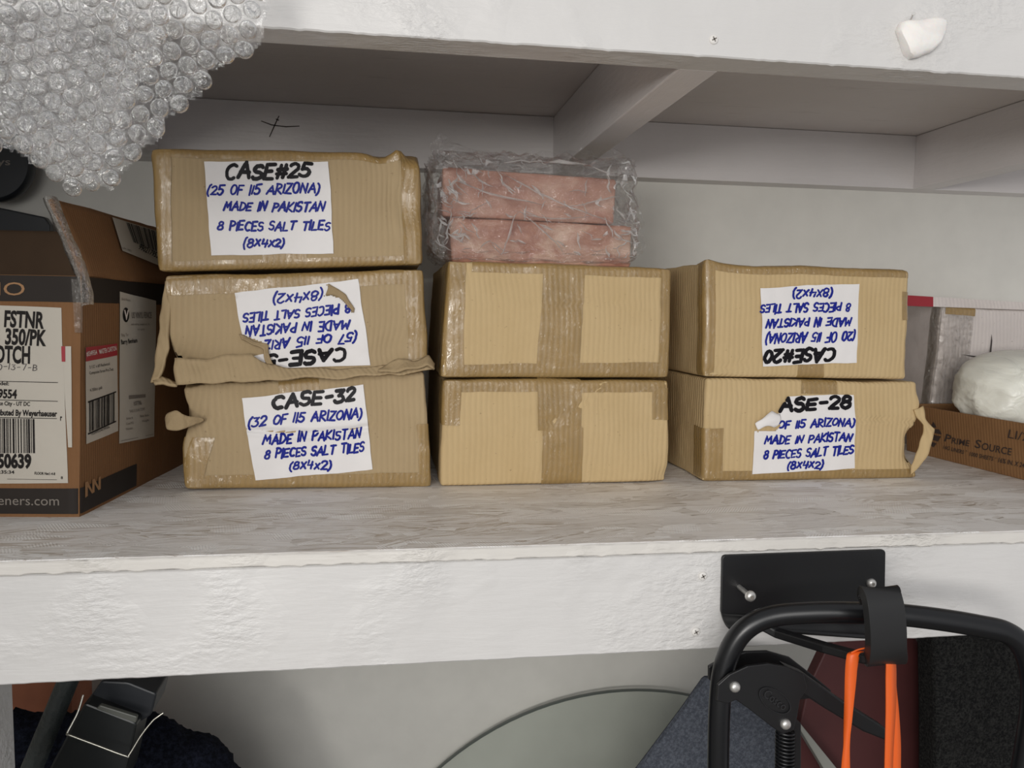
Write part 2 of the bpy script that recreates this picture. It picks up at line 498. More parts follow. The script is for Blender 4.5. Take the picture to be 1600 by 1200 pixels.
# lower shelf
ls = thing('shelf', 'lower white shelf board with worn top and 2x4 front rail, holding all the boxes', 'shelf', (0.3, 0, 0))
rng = random.Random(5)
def rough_board(name, x0, x1, y0, y1, z0, z1, mat, parent, ragged=0.0, nx=400):
    """front board whose lower front edge is slightly ragged"""
    v, f = [], []
    for i in range(nx+1):
        x = x0+(x1-x0)*i/nx
        r = ragged*(max(0, noise.noise(Vector((x*140, 3.3, 0))))*1.6+0.4*noise.noise(Vector((x*45, 7, 0))))
        r2 = ragged*0.5*noise.noise(Vector((x*70, 1.3, 5)))
        dy = 0.0006*noise.noise(Vector((x*30, 0, 9)))
        for (y, z) in ((y0+dy+0.0012, z0-r), (y0+dy, z0-r+0.0012), (y0+dy, z1-0.0012+r2), (y0+dy+0.0012, z1+r2*0.3), (y1, z1), (y1, z0)):
            v.append((x, y, z))
    for i in range(nx):
        for k in range(6):
            f.append((i*6+k, (i+1)*6+k, (i+1)*6+(k+1) % 6, i*6+(k+1) % 6))
    f.append(tuple(range(6))); f.append(tuple(nx*6+5-k for k in range(6)))
    o = mesh(name, v, f, mat, parent, smooth=True, auto=math.radians(35)); recalc(o)
    return o
deck = rough_board('deck_board', -0.64, 1.35, 0.0, YB+T, -0.0105, 0.0, [M_OSB], ls, 0.0016)
# painted front edge of the strand board
rough_board('front_edge', -0.64, 1.35, -0.0016, -0.0002, -0.0108, -0.0006, M_WOODE, deck, 0.0016)
rough_board('front_rail', -0.64, 1.35, 0.0006, T, -0.100, -0.0117, M_WOODX, ls, 0.0004)
box('back_rail', -0.64, 1.35, YB, YB+T, -0.100, -0.0105, M_WOODX, ls)
pl = atY(8, 1150, 0.06)[0]
box('post', pl-0.089, pl, 0.04, 0.078, FLOOR_Z, -0.0125, M_WOODX, ls, 0.002)
for (x, y) in ((1098, 900), (1087, 987)):
    p = atY(x, y, 0.0); screw_head('screw', (p[0], 0.0, p[2]), 0.0040, ls, M_PSCREW, M_SLOT)
struct(box('shade_wall_left', -0.76, -0.66, -1.0, YB+T, FLOOR_Z, 1.5, M_WALL))  # unseen side wall, added to keep light off the left end of the shelves
# upper shelf
us = thing('shelf', 'upper white painted shelf frame seen from below, with joists and bare underside', 'shelf', (0.3, Y1, H))
rough_board('front_rail', -0.64, 1.35, Y1, Y1+T, H, H+B4, M_WOODX, us, 0.0008)
box('deck_board', -0.64, 1.35, Y1, YB+T, H+B4, H+B4+0.012, M_DECK, us)
box('back_rail', -0.64, 1.35, YB, YB+T, H, H+B4-0.0006, M_LEDGER, us, 0.001)
for xj in (XJ, XK, XJ-0.6096-0.02):
    box('joist', xj, xj+T, Y1+T, YB, H, H+B4-0.0006, M_WOODY, us, 0.0015)
p = atY(1115, 62, Y1); screw_head('screw', (p[0], Y1, p[2]), 0.0042, us, M_PSCREW, M_SLOT)
def strokes3d(name, polylines, Y, w, mat, parent):
    v, f = [], []
    for pl_ in polylines:
        P = [atY(x, y, Y) for x, y in pl_]
        n = len(P)
        for i, q in enumerate(P):
            t = P[min(i+1, n-1)]-P[max(i-1, 0)]; t = t/np.linalg.norm(t)
            e = np.array([-t[2], 0, t[0]])*w*(0.35+0.65*math.sin(math.pi*(i+0.6)/(n+0.2)))
            v += [q+e, q-e]
        k = len(v)-2*n
        f += [(k+2*i, k+2*i+1, k+2*i+3, k+2*i+2) for i in range(n-1)]
    return mesh(name, v, f, mat, parent, smooth=False)
strokes3d('knot_crack', [[(408, 189), (424, 195), (436, 197)], [(436, 181), (429, 196), (421, 214)], [(429, 196), (447, 198), (468, 197)], [(431, 186), (436, 188)]], YB-0.0007, 0.0009, M_CRACK, us)

# ------------------------------------------------------------------ cartons
class Carton:
    def __init__(s, front, yL, yR, depth, r=0.004, amp=0.0012, seed=1.0, bulge=0.002, feats=(), ang=None, cage=None):
        if cage is not None:
            s.c = {k: np.array(v, float) for k, v in cage.items()}
        else:
            TL, TR, BR, BL = front
            s.c = {}
            for (u, v_, q, y) in ((0, 1, TL, yL), (1, 1, TR, yR), (1, 0, BR, yR), (0, 0, BL, yL)):
                s.c[(u, v_, 0)] = atY(q[0], q[1], y)
            e = s.c[(1, 0, 0)]-s.c[(0, 0, 0)]
            if ang is None: ang = math.atan2(e[1], e[0])
            d = np.array([-math.sin(ang), math.cos(ang), 0])*depth
            for u in (0, 1):
                for v_ in (0, 1): s.c[(u, v_, 1)] = s.c[(u, v_, 0)]+d
        g = lambda a, b: np.linalg.norm(s.c[a]-s.c[b])
        s.W = 0.5*(g((0, 0, 0), (1, 0, 0))+g((0, 1, 0), (1, 1, 0)))
        s.H = 0.5*(g((0, 0, 0), (0, 1, 0))+g((1, 0, 0), (1, 1, 0)))
        s.D = g((0, 0, 0), (0, 0, 1))
        s.r, s.amp, s.seed, s.bulge, s.feats = r, amp, seed, bulge, list(feats)
        s.hom = {}
        s.base = 0.25*sum(s.c[(u, 0, w)] for u in (0, 1) for w in (0, 1))
    def tri(s, u, v, w):
        c = s.c
        return ((c[(0, 0, 0)]*(1-u)+c[(1, 0, 0)]*u)*(1-v)+(c[(0, 1, 0)]*(1-u)+c[(1, 1, 0)]*u)*v)*(1-w) + \
               ((c[(0, 0, 1)]*(1-u)+c[(1, 0, 1)]*u)*(1-v)+(c[(0, 1, 1)]*(1-u)+c[(1, 1, 1)]*u)*v)*w
    def S(s, x, y, z, off=0.0):
        """cube-surface point in metres (x right, y deep, z up) -> world, rounded, crumpled, lifted by off"""
        r = s.r; W, D, Hh = s.W, s.D, s.H
        i = Vector((min(max(x, r), W-r), min(max(y, r), D-r), min(max(z, r), Hh-r)))
        n = Vector((x, y, z))-i
        if n.length < 1e-9: n = Vector((0, -1, 0))
        n.normalize()
        p = i+n*(r+off)
        w = s.tri(p.x/W, p.z/Hh, p.y/D)
        q = Vector((x, y, z))
        d = nzv(q, 22, s.seed)*s.amp*1.2 + nzv(q, 70, s.seed+5)*s.amp*0.45
        u, v = x/W, z/Hh
        edge = 1.0
        if z < 0.012: d.z *= 0.2
        if y < 0.5*D:
            d.y -= s.bulge*math.sin(math.pi*min(max(u, 0), 1))*math.sin(math.pi*min(max(v, 0), 1))
        for ft in s.feats: d += ft(s, x, y, z)
        return w+np.array(d)
    def px2ab(s, face, px):
        if face not in s.hom:
            cs = {'front': [(0, 0, 0), (1, 0, 0), (1, 1, 0), (0, 1, 0)], 'right': [(1, 0, 0), (1, 0, 1), (1, 1, 1), (1, 1, 0)],
                  'left': [(0, 0, 1), (0, 0, 0), (0, 1, 0), (0, 1, 1)]}[face]
            src = [proj(s.c[k]) for k in cs]; dst = [(0, 0), (1, 0), (1, 1), (0, 1)]
            A = []; bb = []
            for (x, y), (X, Y) in zip(src, dst):
                A.append([x, y, 1, 0, 0, 0, -X*x, -X*y]); bb.append(X)
                A.append([0, 0, 0, x, y, 1, -Y*x, -Y*y]); bb.append(Y)
            h = np.linalg.solve(np.array(A), np.array(bb)); s.hom[face] = np.append(h, 1).reshape(3, 3)
        h = s.hom[face]; q = h@np.array([px[0], px[1], 1.0]); return q[0]/q[2], q[1]/q[2]
    def F(s, face, px, off):
        a, b = s.px2ab(face, px)
        if face == 'front': return s.S(a*s.W, 0, b*s.H, off)
        if face == 'right': return s.S(s.W, a*s.D, b*s.H, off)
        return s.S(0, (1-a)*s.D, b*s.H, off)
    def body(s, name, mat, parent, cell=0.006, holes=()):
        hs = [[s.px2ab('front', q) for q in h_] for h_ in holes]
        nx, ny, nz_ = [max(3, int(round(L/cell))) for L in (s.W, s.D, s.H)]
        def co(i, n, L):  # cluster near the edges for rounding
            return L*i/n
        xs = sorted(set([co(i, nx, s.W) for i in range(nx+1)]+[s.r*k/3 for k in range(1, 4)]+[s.W-s.r*k/3 for k in range(1, 4)]))
        ys = sorted(set([co(i, ny, s.D) for i in range(ny+1)]+[s.r*k/3 for k in range(1, 4)]+[s.D-s.r*k/3 for k in range(1, 4)]))
        zs = sorted(set([co(i, nz_, s.H) for i in range(nz_+1)]+[s.r*k/3 for k in range(1, 4)]+[s.H-s.r*k/3 for k in range(1, 4)]))
        nx, ny, nz_ = len(xs)-1, len(ys)-1, len(zs)-1
        v, f, ix = [], [], {}
        def V(i, j, k):
            if (i, j, k) not in ix:
                ix[(i, j, k)] = len(v); v.append(s.S(xs[i], ys[j], zs[k]))
            return ix[(i, j, k)]
        for i in range(nx):
            for k in range(nz_):
                if not any(inside(((xs[i]+xs[i+1])/2/s.W, (zs[k]+zs[k+1])/2/s.H), h_) for h_ in hs):
                    f.append((V(i, 0, k), V(i+1, 0, k), V(i+1, 0, k+1), V(i, 0, k+1)))
                f.append((V(i, ny, k), V(i, ny, k+1), V(i+1, ny, k+1), V(i+1, ny, k)))
        for j in range(ny):
            for k in range(nz_):
                f.append((V(0, j, k), V(0, j, k+1), V(0, j+1, k+1), V(0, j+1, k)))
                f.append((V(nx, j, k), V(nx, j+1, k), V(nx, j+1, k+1), V(nx, j, k+1)))
        for i in range(nx):
            for j in range(ny):
                f.append((V(i, j, 0), V(i, j+1, 0), V(i+1, j+1, 0), V(i+1, j, 0)))
                f.append((V(i, j, nz_), V(i+1, j, nz_), V(i+1, j+1, nz_), V(i, j+1, nz_)))
        return mesh(name, v, f, mat, parent)
    # patches -------------------------------------------------
    def quad(s, name, face, q4, mat, parent, off=0.0006, cell=3.0, keep=None):
        """patch over four picture corners TL,TR,BR,BL laid on a face"""
        TL, TR, BR, BL = [np.array(p, float) for p in q4]
        na = max(2, int(np.linalg.norm(TR-TL)/cell)); nb = max(2, int(np.linalg.norm(BL-TL)/cell))
        P = lambda a, b: (BL*(1-a)+BR*a)*(1-b)+(TL*(1-a)+TR*a)*b
        kp = (lambda a, b: keep(P(a, b))) if keep else None
        v, f = grid_geo(lambda a, b: s.F(face, P(a, b), off), na, nb, kp)
        o = mesh(name, v, f, mat, parent); return o
    def strip(s, name, pts_fn, na, nb, mat, parent, off=0.0005):
        v, f = grid_geo(lambda a, b: s.S(*pts_fn(a, b), off), na, nb)
        return mesh(name, v, f, mat, parent)
    def tape(s, kind, mat, parent, a0=0.0, a1=1.0, front=0.02, wrap=0.03, off=0.0005, skew=0.0, name='packing_tape', **kw):
        W, Hh, D, r = s.W, s.H, s.D, s.r; e = 0.0008
        if kind in ('top', 'bottom'):
            x0, x1 = max(a0*W, e), min(a1*W, W-e); n = max(4, int((x1-x0)/0.006)); L = front+wrap
            def fn(a, b):
                x = x0+(x1-x0)*a; t = (b if kind == 'bottom' else 1-b)*L-wrap
                t2 = t+(skew*(a-0.5) if t > 0 else 0)
                if kind == 'top': return (x, max(0, -t), Hh-max(0, t2)) if t < 0 else (x, 0, Hh-max(0, t2))
                return (x, -t, 0) if t < 0 else (x, 0, max(0, t2))
            if kind == 'bottom':
                g = lambda a, b: fn(a, b)
            else: g = fn
            return s.strip(name, g, n, 14, mat, parent, off)
        if kind in ('left', 'right'):
            z0, z1 = max(a0*Hh, e), min(a1*Hh, Hh-e); n = max(4, int((z1-z0)/0.006)); L = front+wrap
            def fn(a, b):
                z = z0+(z1-z0)*b
                if kind == 'left':
                    t = a*L-wrap; t2 = max(0, t+(skew*(0.5-b) if t > 0 else 0))
                    return (0, -t, z) if t < 0 else (t2, 0, z)
                t = (1-a)*L-wrap; t2 = max(0, t+(skew*(0.5-b) if t > 0 else 0))
                return (W, -t, z) if t < 0 else (W-t2, 0, z)
            return s.strip(name, fn, 14, n, mat, parent, off)
        if kind == 'band':      # vertical band over top, front and bottom
            x0, x1 = a0*W, a1*W; z0, z1 = kw.get('z0', 0)*Hh, kw.get('z1', 1)*Hh
            top = wrap if z1 >= Hh-1e-6 else 0; bot = 0.02 if z0 <= 1e-6 else 0
            L = bot+(z1-z0)+top
            def fn(a, b):
                x = x0+(x1-x0)*a+skew*(b-0.5); t = b*L-bot
                if t < 0: return (x, -t, z0)
                if t > z1-z0: return (x, t-(z1-z0), z1)
                return (x, 0, z0+t)
            return s.strip(name, fn, 8, max(8, int(L/0.005)), mat, parent, off)

def dent(face_px, rad, vec):
    """gaussian push on the front face round a picture point; rad in metres"""
    st = {}
    def ft(c, x, y, z):
        if 'p' not in st:
            a, b = c.px2ab('front', face_px); st['p'] = (a*c.W, 0, b*c.H)
        p = st['p']; d2 = (x-p[0])**2+(y-p[1])**2*0.6+(z-p[2])**2
        if d2 > 9*rad*rad: return Vector((0, 0, 0))
        return Vector(vec)*math.exp(-d2/(rad*rad))
    return ft
def crease(line_px, width, depth):
    st = {}
    def ft(c, x, y, z):
        if y > 0.006: return Vector((0, 0, 0))
        if 'p' not in st:
            st['p'] = [(lambda ab: (ab[0]*c.W, ab[1]*c.H))(c.px2ab('front', q)) for q in line_px]
        best = 1e9; sg = 0
        P = st['p']
        for (x0, z0), (x1, z1) in zip(P, P[1:]):
            dx, dz = x1-x0, z1-z0; L2 = dx*dx+dz*dz
            t = min(1, max(0, ((x-x0)*dx+(z-z0)*dz)/L2))
            ex, ez = x-x0-t*dx, z-z0-t*dz; d = math.hypot(ex, ez)
            if d < best: best = d; sg = 1 if (ex*dz-ez*dx) > 0 else -1
        if best > 5*width: return Vector((0, 0, 0))
        k = math.exp(-(best/width)**2)
        return Vector((0, depth*k*(1+0.4*sg)-0.5*depth*math.exp(-((best-2*width)/width)**2), 0))
    return ft

# marker handwriting: strokes on a 0..1 tall body
def arc(cx, cy, rx, ry, a0, a1, n=10):
    return [(cx+rx*math.cos(math.radians(a0+(a1-a0)*i/n)), cy+ry*math.sin(math.radians(a0+(a1-a0)*i/n))) for i in range(n+1)]
GL = {
 'A': (.72, [[(0, 0), (.38, 1), (.72, 0)], [(.1, .36), (.66, .36)]]),
 'B': (.6, [[(0, 0), (.02, 1)], [(0, 1)]+arc(.2, .76, .32, .24, 80, -90, 7)+[(.1, .52)], [(.1, .52)]+arc(.25, .26, .35, .26, 80, -90, 7)+[(0, 0)]]),
 'C': (.62, [arc(.36, .5, .36, .5, 50, 300, 14)]),
 'D': (.66, [[(.05, 0), (.05, 1)], [(0, 1)]+arc(.1, .5, .55, .5, 80, -80, 10)+[(0, 0)]]),
 'E': (.55, [[(.52, 1), (0, .98), (0, 0), (.52, .02)], [(0, .5), (.42, .52)]]),
 'F': (.52, [[(.52, 1), (.02, .97), (0, 0)], [(0, .5), (.42, .52)]]),
 'I': (.08, [[(.04, 1), (.04, 0)]]),
 'K': (.6, [[(0, 1), (0, 0)], [(.55, 1), (.02, .42), (.6, 0)]]),
 'L': (.5, [[(0, 1), (0, 0), (.5, .03)]]),
 'M': (.8, [[(0, 0), (.1, 1), (.38, .35), (.68, 1), (.8, 0)]]),
 'N': (.62, [[(0, 0), (.06, 1), (.56, 0), (.62, 1)]]),
 'O': (.66, [arc(.33, .5, .33, .5, 95, 455, 16)]),
 'P': (.56, [[(.03, 0), (.03, 1)], [(0, .97)]+arc(.16, .73, .40, .26, 85, -90, 8)+[(.03, .45)]]),
 'R': (.62, [[(.03, 0), (.03, 1)], [(0, .97)]+arc(.16, .74, .38, .24, 85, -90, 8)+[(.05, .48), (.62, 0)]]),
 'S': (.55, [arc(.28, .74, .27, .25, 40, 240, 9)+arc(.26, .25, .28, .27, 70, -150, 9)]),
 'T': (.62, [[(0, .97), (.62, 1)], [(.31, 1), (.31, 0)]]),
 'X': (.6, [[(0, 1), (.6, 0)], [(.6, 1), (0, 0)]]),
 'x': (.5, [[(.05, .85), (.5, .1)], [(.5, .85), (0, .1)]]),
 'Z': (.6, [[(0, 1), (.6, .98), (0, .02), (.62, 0)]]),
 '0': (.55, [arc(.27, .5, .27, .5, 95, 455, 16)]),
 '1': (.1, [[(.05, 1), (.05, 0)]]),
 '2': (.56, [arc(.27, .72, .27, .28, 160, -20, 9)+[(.02, .02), (.58, .03)]]),
 '3': (.55, [[(.02, .95), (.5, .98), (.22, .56)]+arc(.24, .28, .3, .29, 75, -150, 9)]),
 '4': (.58, [[(.1, 1), (.02, .42), (.58, .46)], [(.5, .9), (.42, 0)]]),
 '5': (.55, [[(.56, 1), (.1, .98), (.06, .55)]+arc(.24, .3, .3, .3, 95, -150, 9)]),
 '7': (.55, [[(0, .97), (.55, 1), (.2, 0)]]),
 '8': (.54, [arc(.27, .76, .22, .23, -90, 270, 12), arc(.27, .27, .27, .27, 90, 450, 12)]),
 '#': (.62, [[(.16, .98), (.12, .02)], [(.50, .98), (.46, .02)], [(0, .66), (.62, .68)], [(0, .34), (.62, .36)]]),
 '(': (.22, [arc(.40, .42, .36, .72, 115, 245, 8)]),
 ')': (.22, [arc(-.18, .42, .36, .72, 65, -65, 8)]),
 '-': (.45, [[(.02, .5), (.45, .54)]]),
 ' ': (.42, []), ':': (.1, []), '.': (.05, [[(0, 0), (.02, .04)]]),
}
def write(c, face, text, p0, p1, h, w, mat, parent, off=0.0020, slant=0.26, keep=None, seed=0, name='handwriting', gap=.20, jit=.05):
    rg = random.Random(seed+len(text)*7)
    p0 = np.array(p0, float); p1 = np.array(p1, float); L = np.linalg.norm(p1-p0); d = (p1-p0)/L; up = np.array([d[1], -d[0]])
    tot = sum(GL[ch][0]+gap for ch in text)-gap
    sx = L/tot; x = 0.0
    V, Fc = [], []
    def emit(q):
        V.append(c.F(face, q, off)); return len(V)-1
    for ch in text:
        wdt, st = GL[ch]
        dy = rg.uniform(-jit, jit)*h*1.5; sc_ = 1+rg.uniform(-jit, jit)*2
        for pl_ in st:
            pts = []
            for (gx, gy) in pl_:
                gx += rg.uniform(-jit, jit)*0.5; gy += rg.uniform(-jit, jit)*0.5
                pts.append(p0+d*((x+gx*1.0)*sx+slant*gy*h)+up*(gy*h*sc_+dy))
            # resample
            rs = [pts[0]]
            for a, b in zip(pts, pts[1:]):
                n = max(1, int(np.linalg.norm(b-a)/3.0))
                for k in range(1, n+1): rs.append(a+(b-a)*k/n)
            hw = w*0.5*rg.uniform(.88, 1.1)
            run = []
            for q in rs+[None]:
                if q is not None and (keep is None or keep(q)): run.append(q); continue
                if len(run) >= 2:
                    idx = []
                    for i, p in enumerate(run):
                        t = run[min(i+1, len(run)-1)]-run[max(i-1, 0)]; t = t/(np.linalg.norm(t)+1e-9)
                        e = np.array([-t[1], t[0]])*hw
                        idx.append((emit(p+e), emit(p-e)))
                    for (a, b), (a2, b2) in zip(idx, idx[1:]): Fc.append((a, b, b2, a2))
                    corners = [run[0], run[-1]]
                    for i in range(1, len(run)-1):
                        t1 = run[i]-run[i-1]; t2 = run[i+1]-run[i]
                        if t1@t2 < 0.75*np.linalg.norm(t1)*np.linalg.norm(t2): corners.append(run[i])
                    for q0 in corners:
                        ks = [emit(q0+hw*np.array([math.cos(a), math.sin(a)])) for a in np.linspace(0, 2*math.pi, 9)[:-1]]
                        Fc.append(tuple(ks))
                run = []
        x += wdt+gap
    return mesh(name, V, Fc, mat, parent, smooth=False)

_font_cache = {}
def text_geo(s_, bold=0.0):
    key = (s_, bold)
    if key in _font_cache: return _font_cache[key]
    cu = bpy.data.curves.new('t', 'FONT'); cu.body = s_; cu.size = 1.0; cu.offset = bold; cu.resolution_u = 3
    o = bpy.data.objects.new('t', cu); COL.objects.link(o)
    dg = bpy.context.evaluated_depsgraph_get(); dg.update()
    me = o.evaluated_get(dg).to_mesh()
    v = np.array([tuple(q.co)[:2] for q in me.vertices]) if len(me.vertices) else np.zeros((0, 2))
    f = [tuple(p.vertices) for p in me.polygons]
    o.evaluated_get(dg).to_mesh_clear()
    bpy.data.objects.remove(o); bpy.data.curves.remove(cu)
    _font_cache[key] = (v, f); return v, f
CAPH = None
def print_text(mapper, text, p0, p1, h, V, Fc, bold=0.0):
    """typeset text between two picture points, capital height h; appended to V, Fc"""
    global CAPH
    if CAPH is None: CAPH = text_geo('H')[0][:, 1].max()
    v, f = text_geo(text, bold)
    if len(v) == 0: return
    p0 = np.array(p0, float); p1 = np.array(p1, float); L = np.linalg.norm(p1-p0); d = (p1-p0)/L; up = np.array([d[1], -d[0]])
    x0, x1 = v[:, 0].min(), v[:, 0].max(); k = len(V)
    for q in v:
        V.append(mapper(p0+d*((q[0]-x0)/(x1-x0)*L)+up*(q[1]/CAPH*h)))
    Fc += [tuple(k+i for i in fc) for fc in f]
def rect_on(mapper, q4, V, Fc):
    k = len(V)
    for q in q4: V.append(mapper(np.array(q, float)))
    Fc.append((k, k+1, k+2, k+3))
def bars_on(mapper, q4, V, Fc, seed, n=26):
    rg = random.Random(seed); TL, TR, BR, BL = [np.array(p, float) for p in q4]; t = 0.0
    ws = []
    while t < 1: w = rg.choice([.012, .02, .034]); g = rg.choice([.012, .02, .03]); ws.append((t, min(1, t+w))); t += w+g
    for a, b in ws:
        rect_on(mapper, (TL+(TR-TL)*a, TL+(TR-TL)*b, BL+(BR-BL)*b, BL+(BR-BL)*a), V, Fc)

def ragged(poly, amp, seed, step=4):
    out = []
    n = len(poly)
    for i in range(n):
        a, b = np.array(poly[i], float), np.array(poly[(i+1) % n], float); L = np.linalg.norm(b-a); k = max(1, int(L/step))
        for j in range(k):
            q = a+(b-a)*j/k
            out.append((q[0]+amp*noise.noise(Vector((q[0]*.21, q[1]*.21, seed))), q[1]+amp*noise.noise(Vector((q[0]*.21, q[1]*.21, seed+9)))))
    return out

def flap(name, cA, cB, yA, yB, mat, parent, n=24, m=6, wob=0.0015, seed=0, th=0.002):
    """sheet between two picture curves at given depths; yA, yB may be lists along the curve"""
    def yy(y, t):
        if isinstance(y, (int, float)): return y
        return float(np.interp(t, np.linspace(0, 1, len(y)), y))
    def fn(a, b):
        p = atY(*lerp_curve(cA, a), yy(yA, a)); q = atY(*lerp_curve(cB, a), yy(yB, a))
        r = p*(1-b)+q*b
        return r+np.array(nzv(r, 60, seed+3))*wob
    v, f = grid_geo(fn, n, m)
    o = mesh(name, v, f, mat, parent); solidify(o, th, 0); return o

YF = 0.245; BD = 0.30
CARTONS = 'taped cardboard boxes of salt tiles'
def carton_thing(c, label, name='cardboard_box'):
    return thing(name, label, 'box', tuple(c.base), CARTONS)

# --- bottom left: case 32
c32 = Carton([(277, 603), (663, 581), (673, 761), (289, 764)], YF, YF, BD, 0.004, 0.0013, 3.1, 0.003,
    [dent((285, 650), 0.022, (0.010, 0.008, 0)), dent((330, 625), 0.03, (0, 0.003, 0)), crease([(300, 648), (350, 665), (388, 672), (470, 676), (570, 665)], 0.0025, 0.0016),
     dent((277, 603), 0.02, (0.004, 0.002, -0.002))])
t32 = carton_thing(c32, 'cardboard box marked CASE-32 on its paper, bottom of the left stack')
c32.body('carton_body', M_CARDB, t32)
c32.tape('bottom', M_TAPE, t32, 0.0, 1, 0.016, 0.03)
c32.tape('left', M_TAPE, t32, 0.02, 0.50, 0.026, 0.04, skew=-0.02, off=0.0009)
c32.tape('right', M_TAPE, t32, 0.0, 0.55, 0.012, 0.04, off=0.0009)
c32.tape('band', M_TAPE, t32, 0.40, 0.56, wrap=0.04, z0=0.78, z1=1)
q = [(366.7, 622), (556.5, 602.3), (570.6, 732.3), (387.8, 750)]
notch = [(360, 668), (384, 681), (376, 690), (360, 694)]
l32 = c32.quad('paper_label', 'front', q, M_PAPER, t32, 0.0014, 2.5, keep=lambda p: not inside(p, [(350, 668), (378, 679), (376, 688), (350, 690)]))
l32['label'] = 'white paper with handwriting'
write(c32, 'front', 'CASE-32', (412, 640), (540, 626), 19, 6.0, M_BLACKINK, l32, seed=1)
write(c32, 'front', '(32 OF 115 ARIZONA)', (377, 667.5), (552, 651.5), 14, 3.3, M_BLUEINK, l32, seed=2)
write(c32, 'front', 'MADE IN PAKISTAN', (398, 693.7), (550, 682.5), 13.5, 3.3, M_BLUEINK, l32, seed=3)
write(c32, 'front', '8 PIECES SALT TILES', (401, 715), (555, 703.6), 13, 3.3, M_BLUEINK, l32, seed=4)
write(c32, 'front', '(8x4x2)', (437, 734), (503, 730.5), 12.5, 3.3, M_BLUEINK, l32, seed=5)
flap('torn_flap', [(259, 652), (262, 644), (276, 641), (298, 650), (320, 653)], [(259, 654), (264, 670), (280, 672), (300, 667), (320, 655)],
     [0.232, 0.228, 0.228, 0.236, 0.244], [0.232, 0.226, 0.228, 0.237, 0.245], M_TORN, t32, 20, 8, 0.004, 4)

# --- middle left: case 57, tilted, torn along its lower edge
c57 = Carton([(258, 431), (660, 422), (668, 578), (267, 600)], YF, YF, BD, 0.004, 0.0014, 7.7, 0.002,
    [dent((262, 585), 0.022, (0.006, 0.016, 0)), dent((610, 545), 0.02, (0, 0.006, 0)), crease([(270, 470), (330, 466), (370, 462)], 0.002, 0.001),
     dent((430, 575), 0.03, (0, 0.004, 0)), dent((520, 578), 0.03, (0, 0.004, 0)), dent((300, 578), 0.03, (0, 0.008, 0))])
t57 = carton_thing(c57, 'cardboard box with upside-down torn paper, ripped along its lower edge, middle of the left stack')
c57.body('carton_body', M_CARDB, t57, 0.004, holes=[[(250, 556), (268, 553), (276, 560), (276, 600), (250, 600)]])
c57.tape('top', M_TAPE, t57, 0.0, 1, 0.018, 0.03, skew=-0.006)
c57.tape('right', M_TAPE, t57, 0.05, 1, 0.02, 0.04, off=0.0009)
q = [(368.7, 456.4), (562, 436), (581, 570.4), (390, 577)]
tear1 = ragged([(380, 522), (392, 527), (410, 532), (420, 540), (424, 560), (436, 577), (430, 590), (350, 600), (350, 520)], 3, 1)
tear2 = ragged([(511, 440), (520, 447), (532, 458), (545, 470), (556, 492), (549, 484), (538, 468), (520, 461), (508, 463), (520, 457)], 2, 2)
k57 = lambda p: not inside(p, tear1) and not inside(p, tear2)
l57 = c57.quad('paper_label', 'front', q, M_PAPER, t57, 0.0014, 2.0, keep=k57)
l57['label'] = 'torn white paper with upside-down handwriting'
c57.quad('paper_scrap', 'front', [(391, 556), (415, 552), (424, 566), (394, 566)], M_PAPER, l57, 0.0018, 2.0)
write(c57, 'front', '(8x4x2)', (508.5, 452.5), (432, 460), 14, 3.3, M_BLUEINK, l57, seed=6, keep=k57)
write(c57, 'front', '8 PIECES SALT TILES', (551, 474.5), (385, 491.7), 13, 3.3, M_BLUEINK, l57, seed=7, keep=k57)
write(c57, 'front', 'MADE IN PAKISTAN', (549, 499), (388, 510), 13.5, 3.3, M_BLUEINK, l57, seed=8, keep=k57)
write(c57, 'front', '(57 OF 115 ARIZONA)', (560, 518.5), (372, 536), 13.5, 3.3, M_BLUEINK, l57, seed=9, keep=lambda p: k57(p) and p[0] > 396)
write(c57, 'front', 'CASE-57', (544, 544), (402, 556), 19, 6.0, M_BLACKINK, l57, seed=10, keep=lambda p: k57(p) and p[0] > 412)
flap('torn_strip', [(372, 524), (384, 527), (402, 533), (418, 540), (424, 558), (428, 574)], [(376, 532), (388, 535), (402, 540), (412, 547), (417, 562), (424, 577)],
     0.2405, 0.238, M_TORN, t57, 24, 4, 0.003, 8, 0.0014)
flap('torn_strip', [(513, 441), (527, 452), (540, 462), (553, 482)], [(509, 462), (522, 463), (538, 471), (552, 490)], 0.241, 0.2385, M_TORN, t57, 18, 4, 0.003, 11, 0.0012)
flap('bottom_flap', [(273, 560), (318, 560), (360, 554), (395, 553), (420, 571), (455, 577), (520, 578), (585, 574), (612, 571), (668, 560)],
     [(276, 601), (330, 598), (420, 594), (525, 590), (620, 585), (676, 577)], [0.232, 0.234, 0.236, 0.237, 0.238, 0.236, 0.232], [0.224, 0.226, 0.228, 0.229, 0.228], M_CARDB, t57, 60, 8, 0.003, 14, 0.003)
flap('bottom_flap', [(600, 572), (622, 560), (645, 563), (668, 558), (678, 570)], [(590, 580), (622, 578), (650, 575), (668, 573), (677, 578)], 0.232, 0.222, M_TORN, t57, 24, 5, 0.004, 17, 0.0025)
flap('side_flap', [(259, 440), (254, 480), (247, 540), (240, 585), (239, 599)], [(268, 450), (266, 500), (264, 545), (255, 572), (250, 594)], [0.250, 0.25, 0.248, 0.242, 0.236], [0.2475, 0.2465, 0.245, 0.238, 0.232], M_CARDB, t57, 26, 5, 0.002, 20, 0.003)
flap('side_flap', [(239, 596), (252, 590), (266, 594), (276, 599)], [(241, 601), (254, 600), (266, 603), (278, 603)], 0.234, 0.226, M_CARDB, t57, 10, 3, 0.001, 21, 0.003)

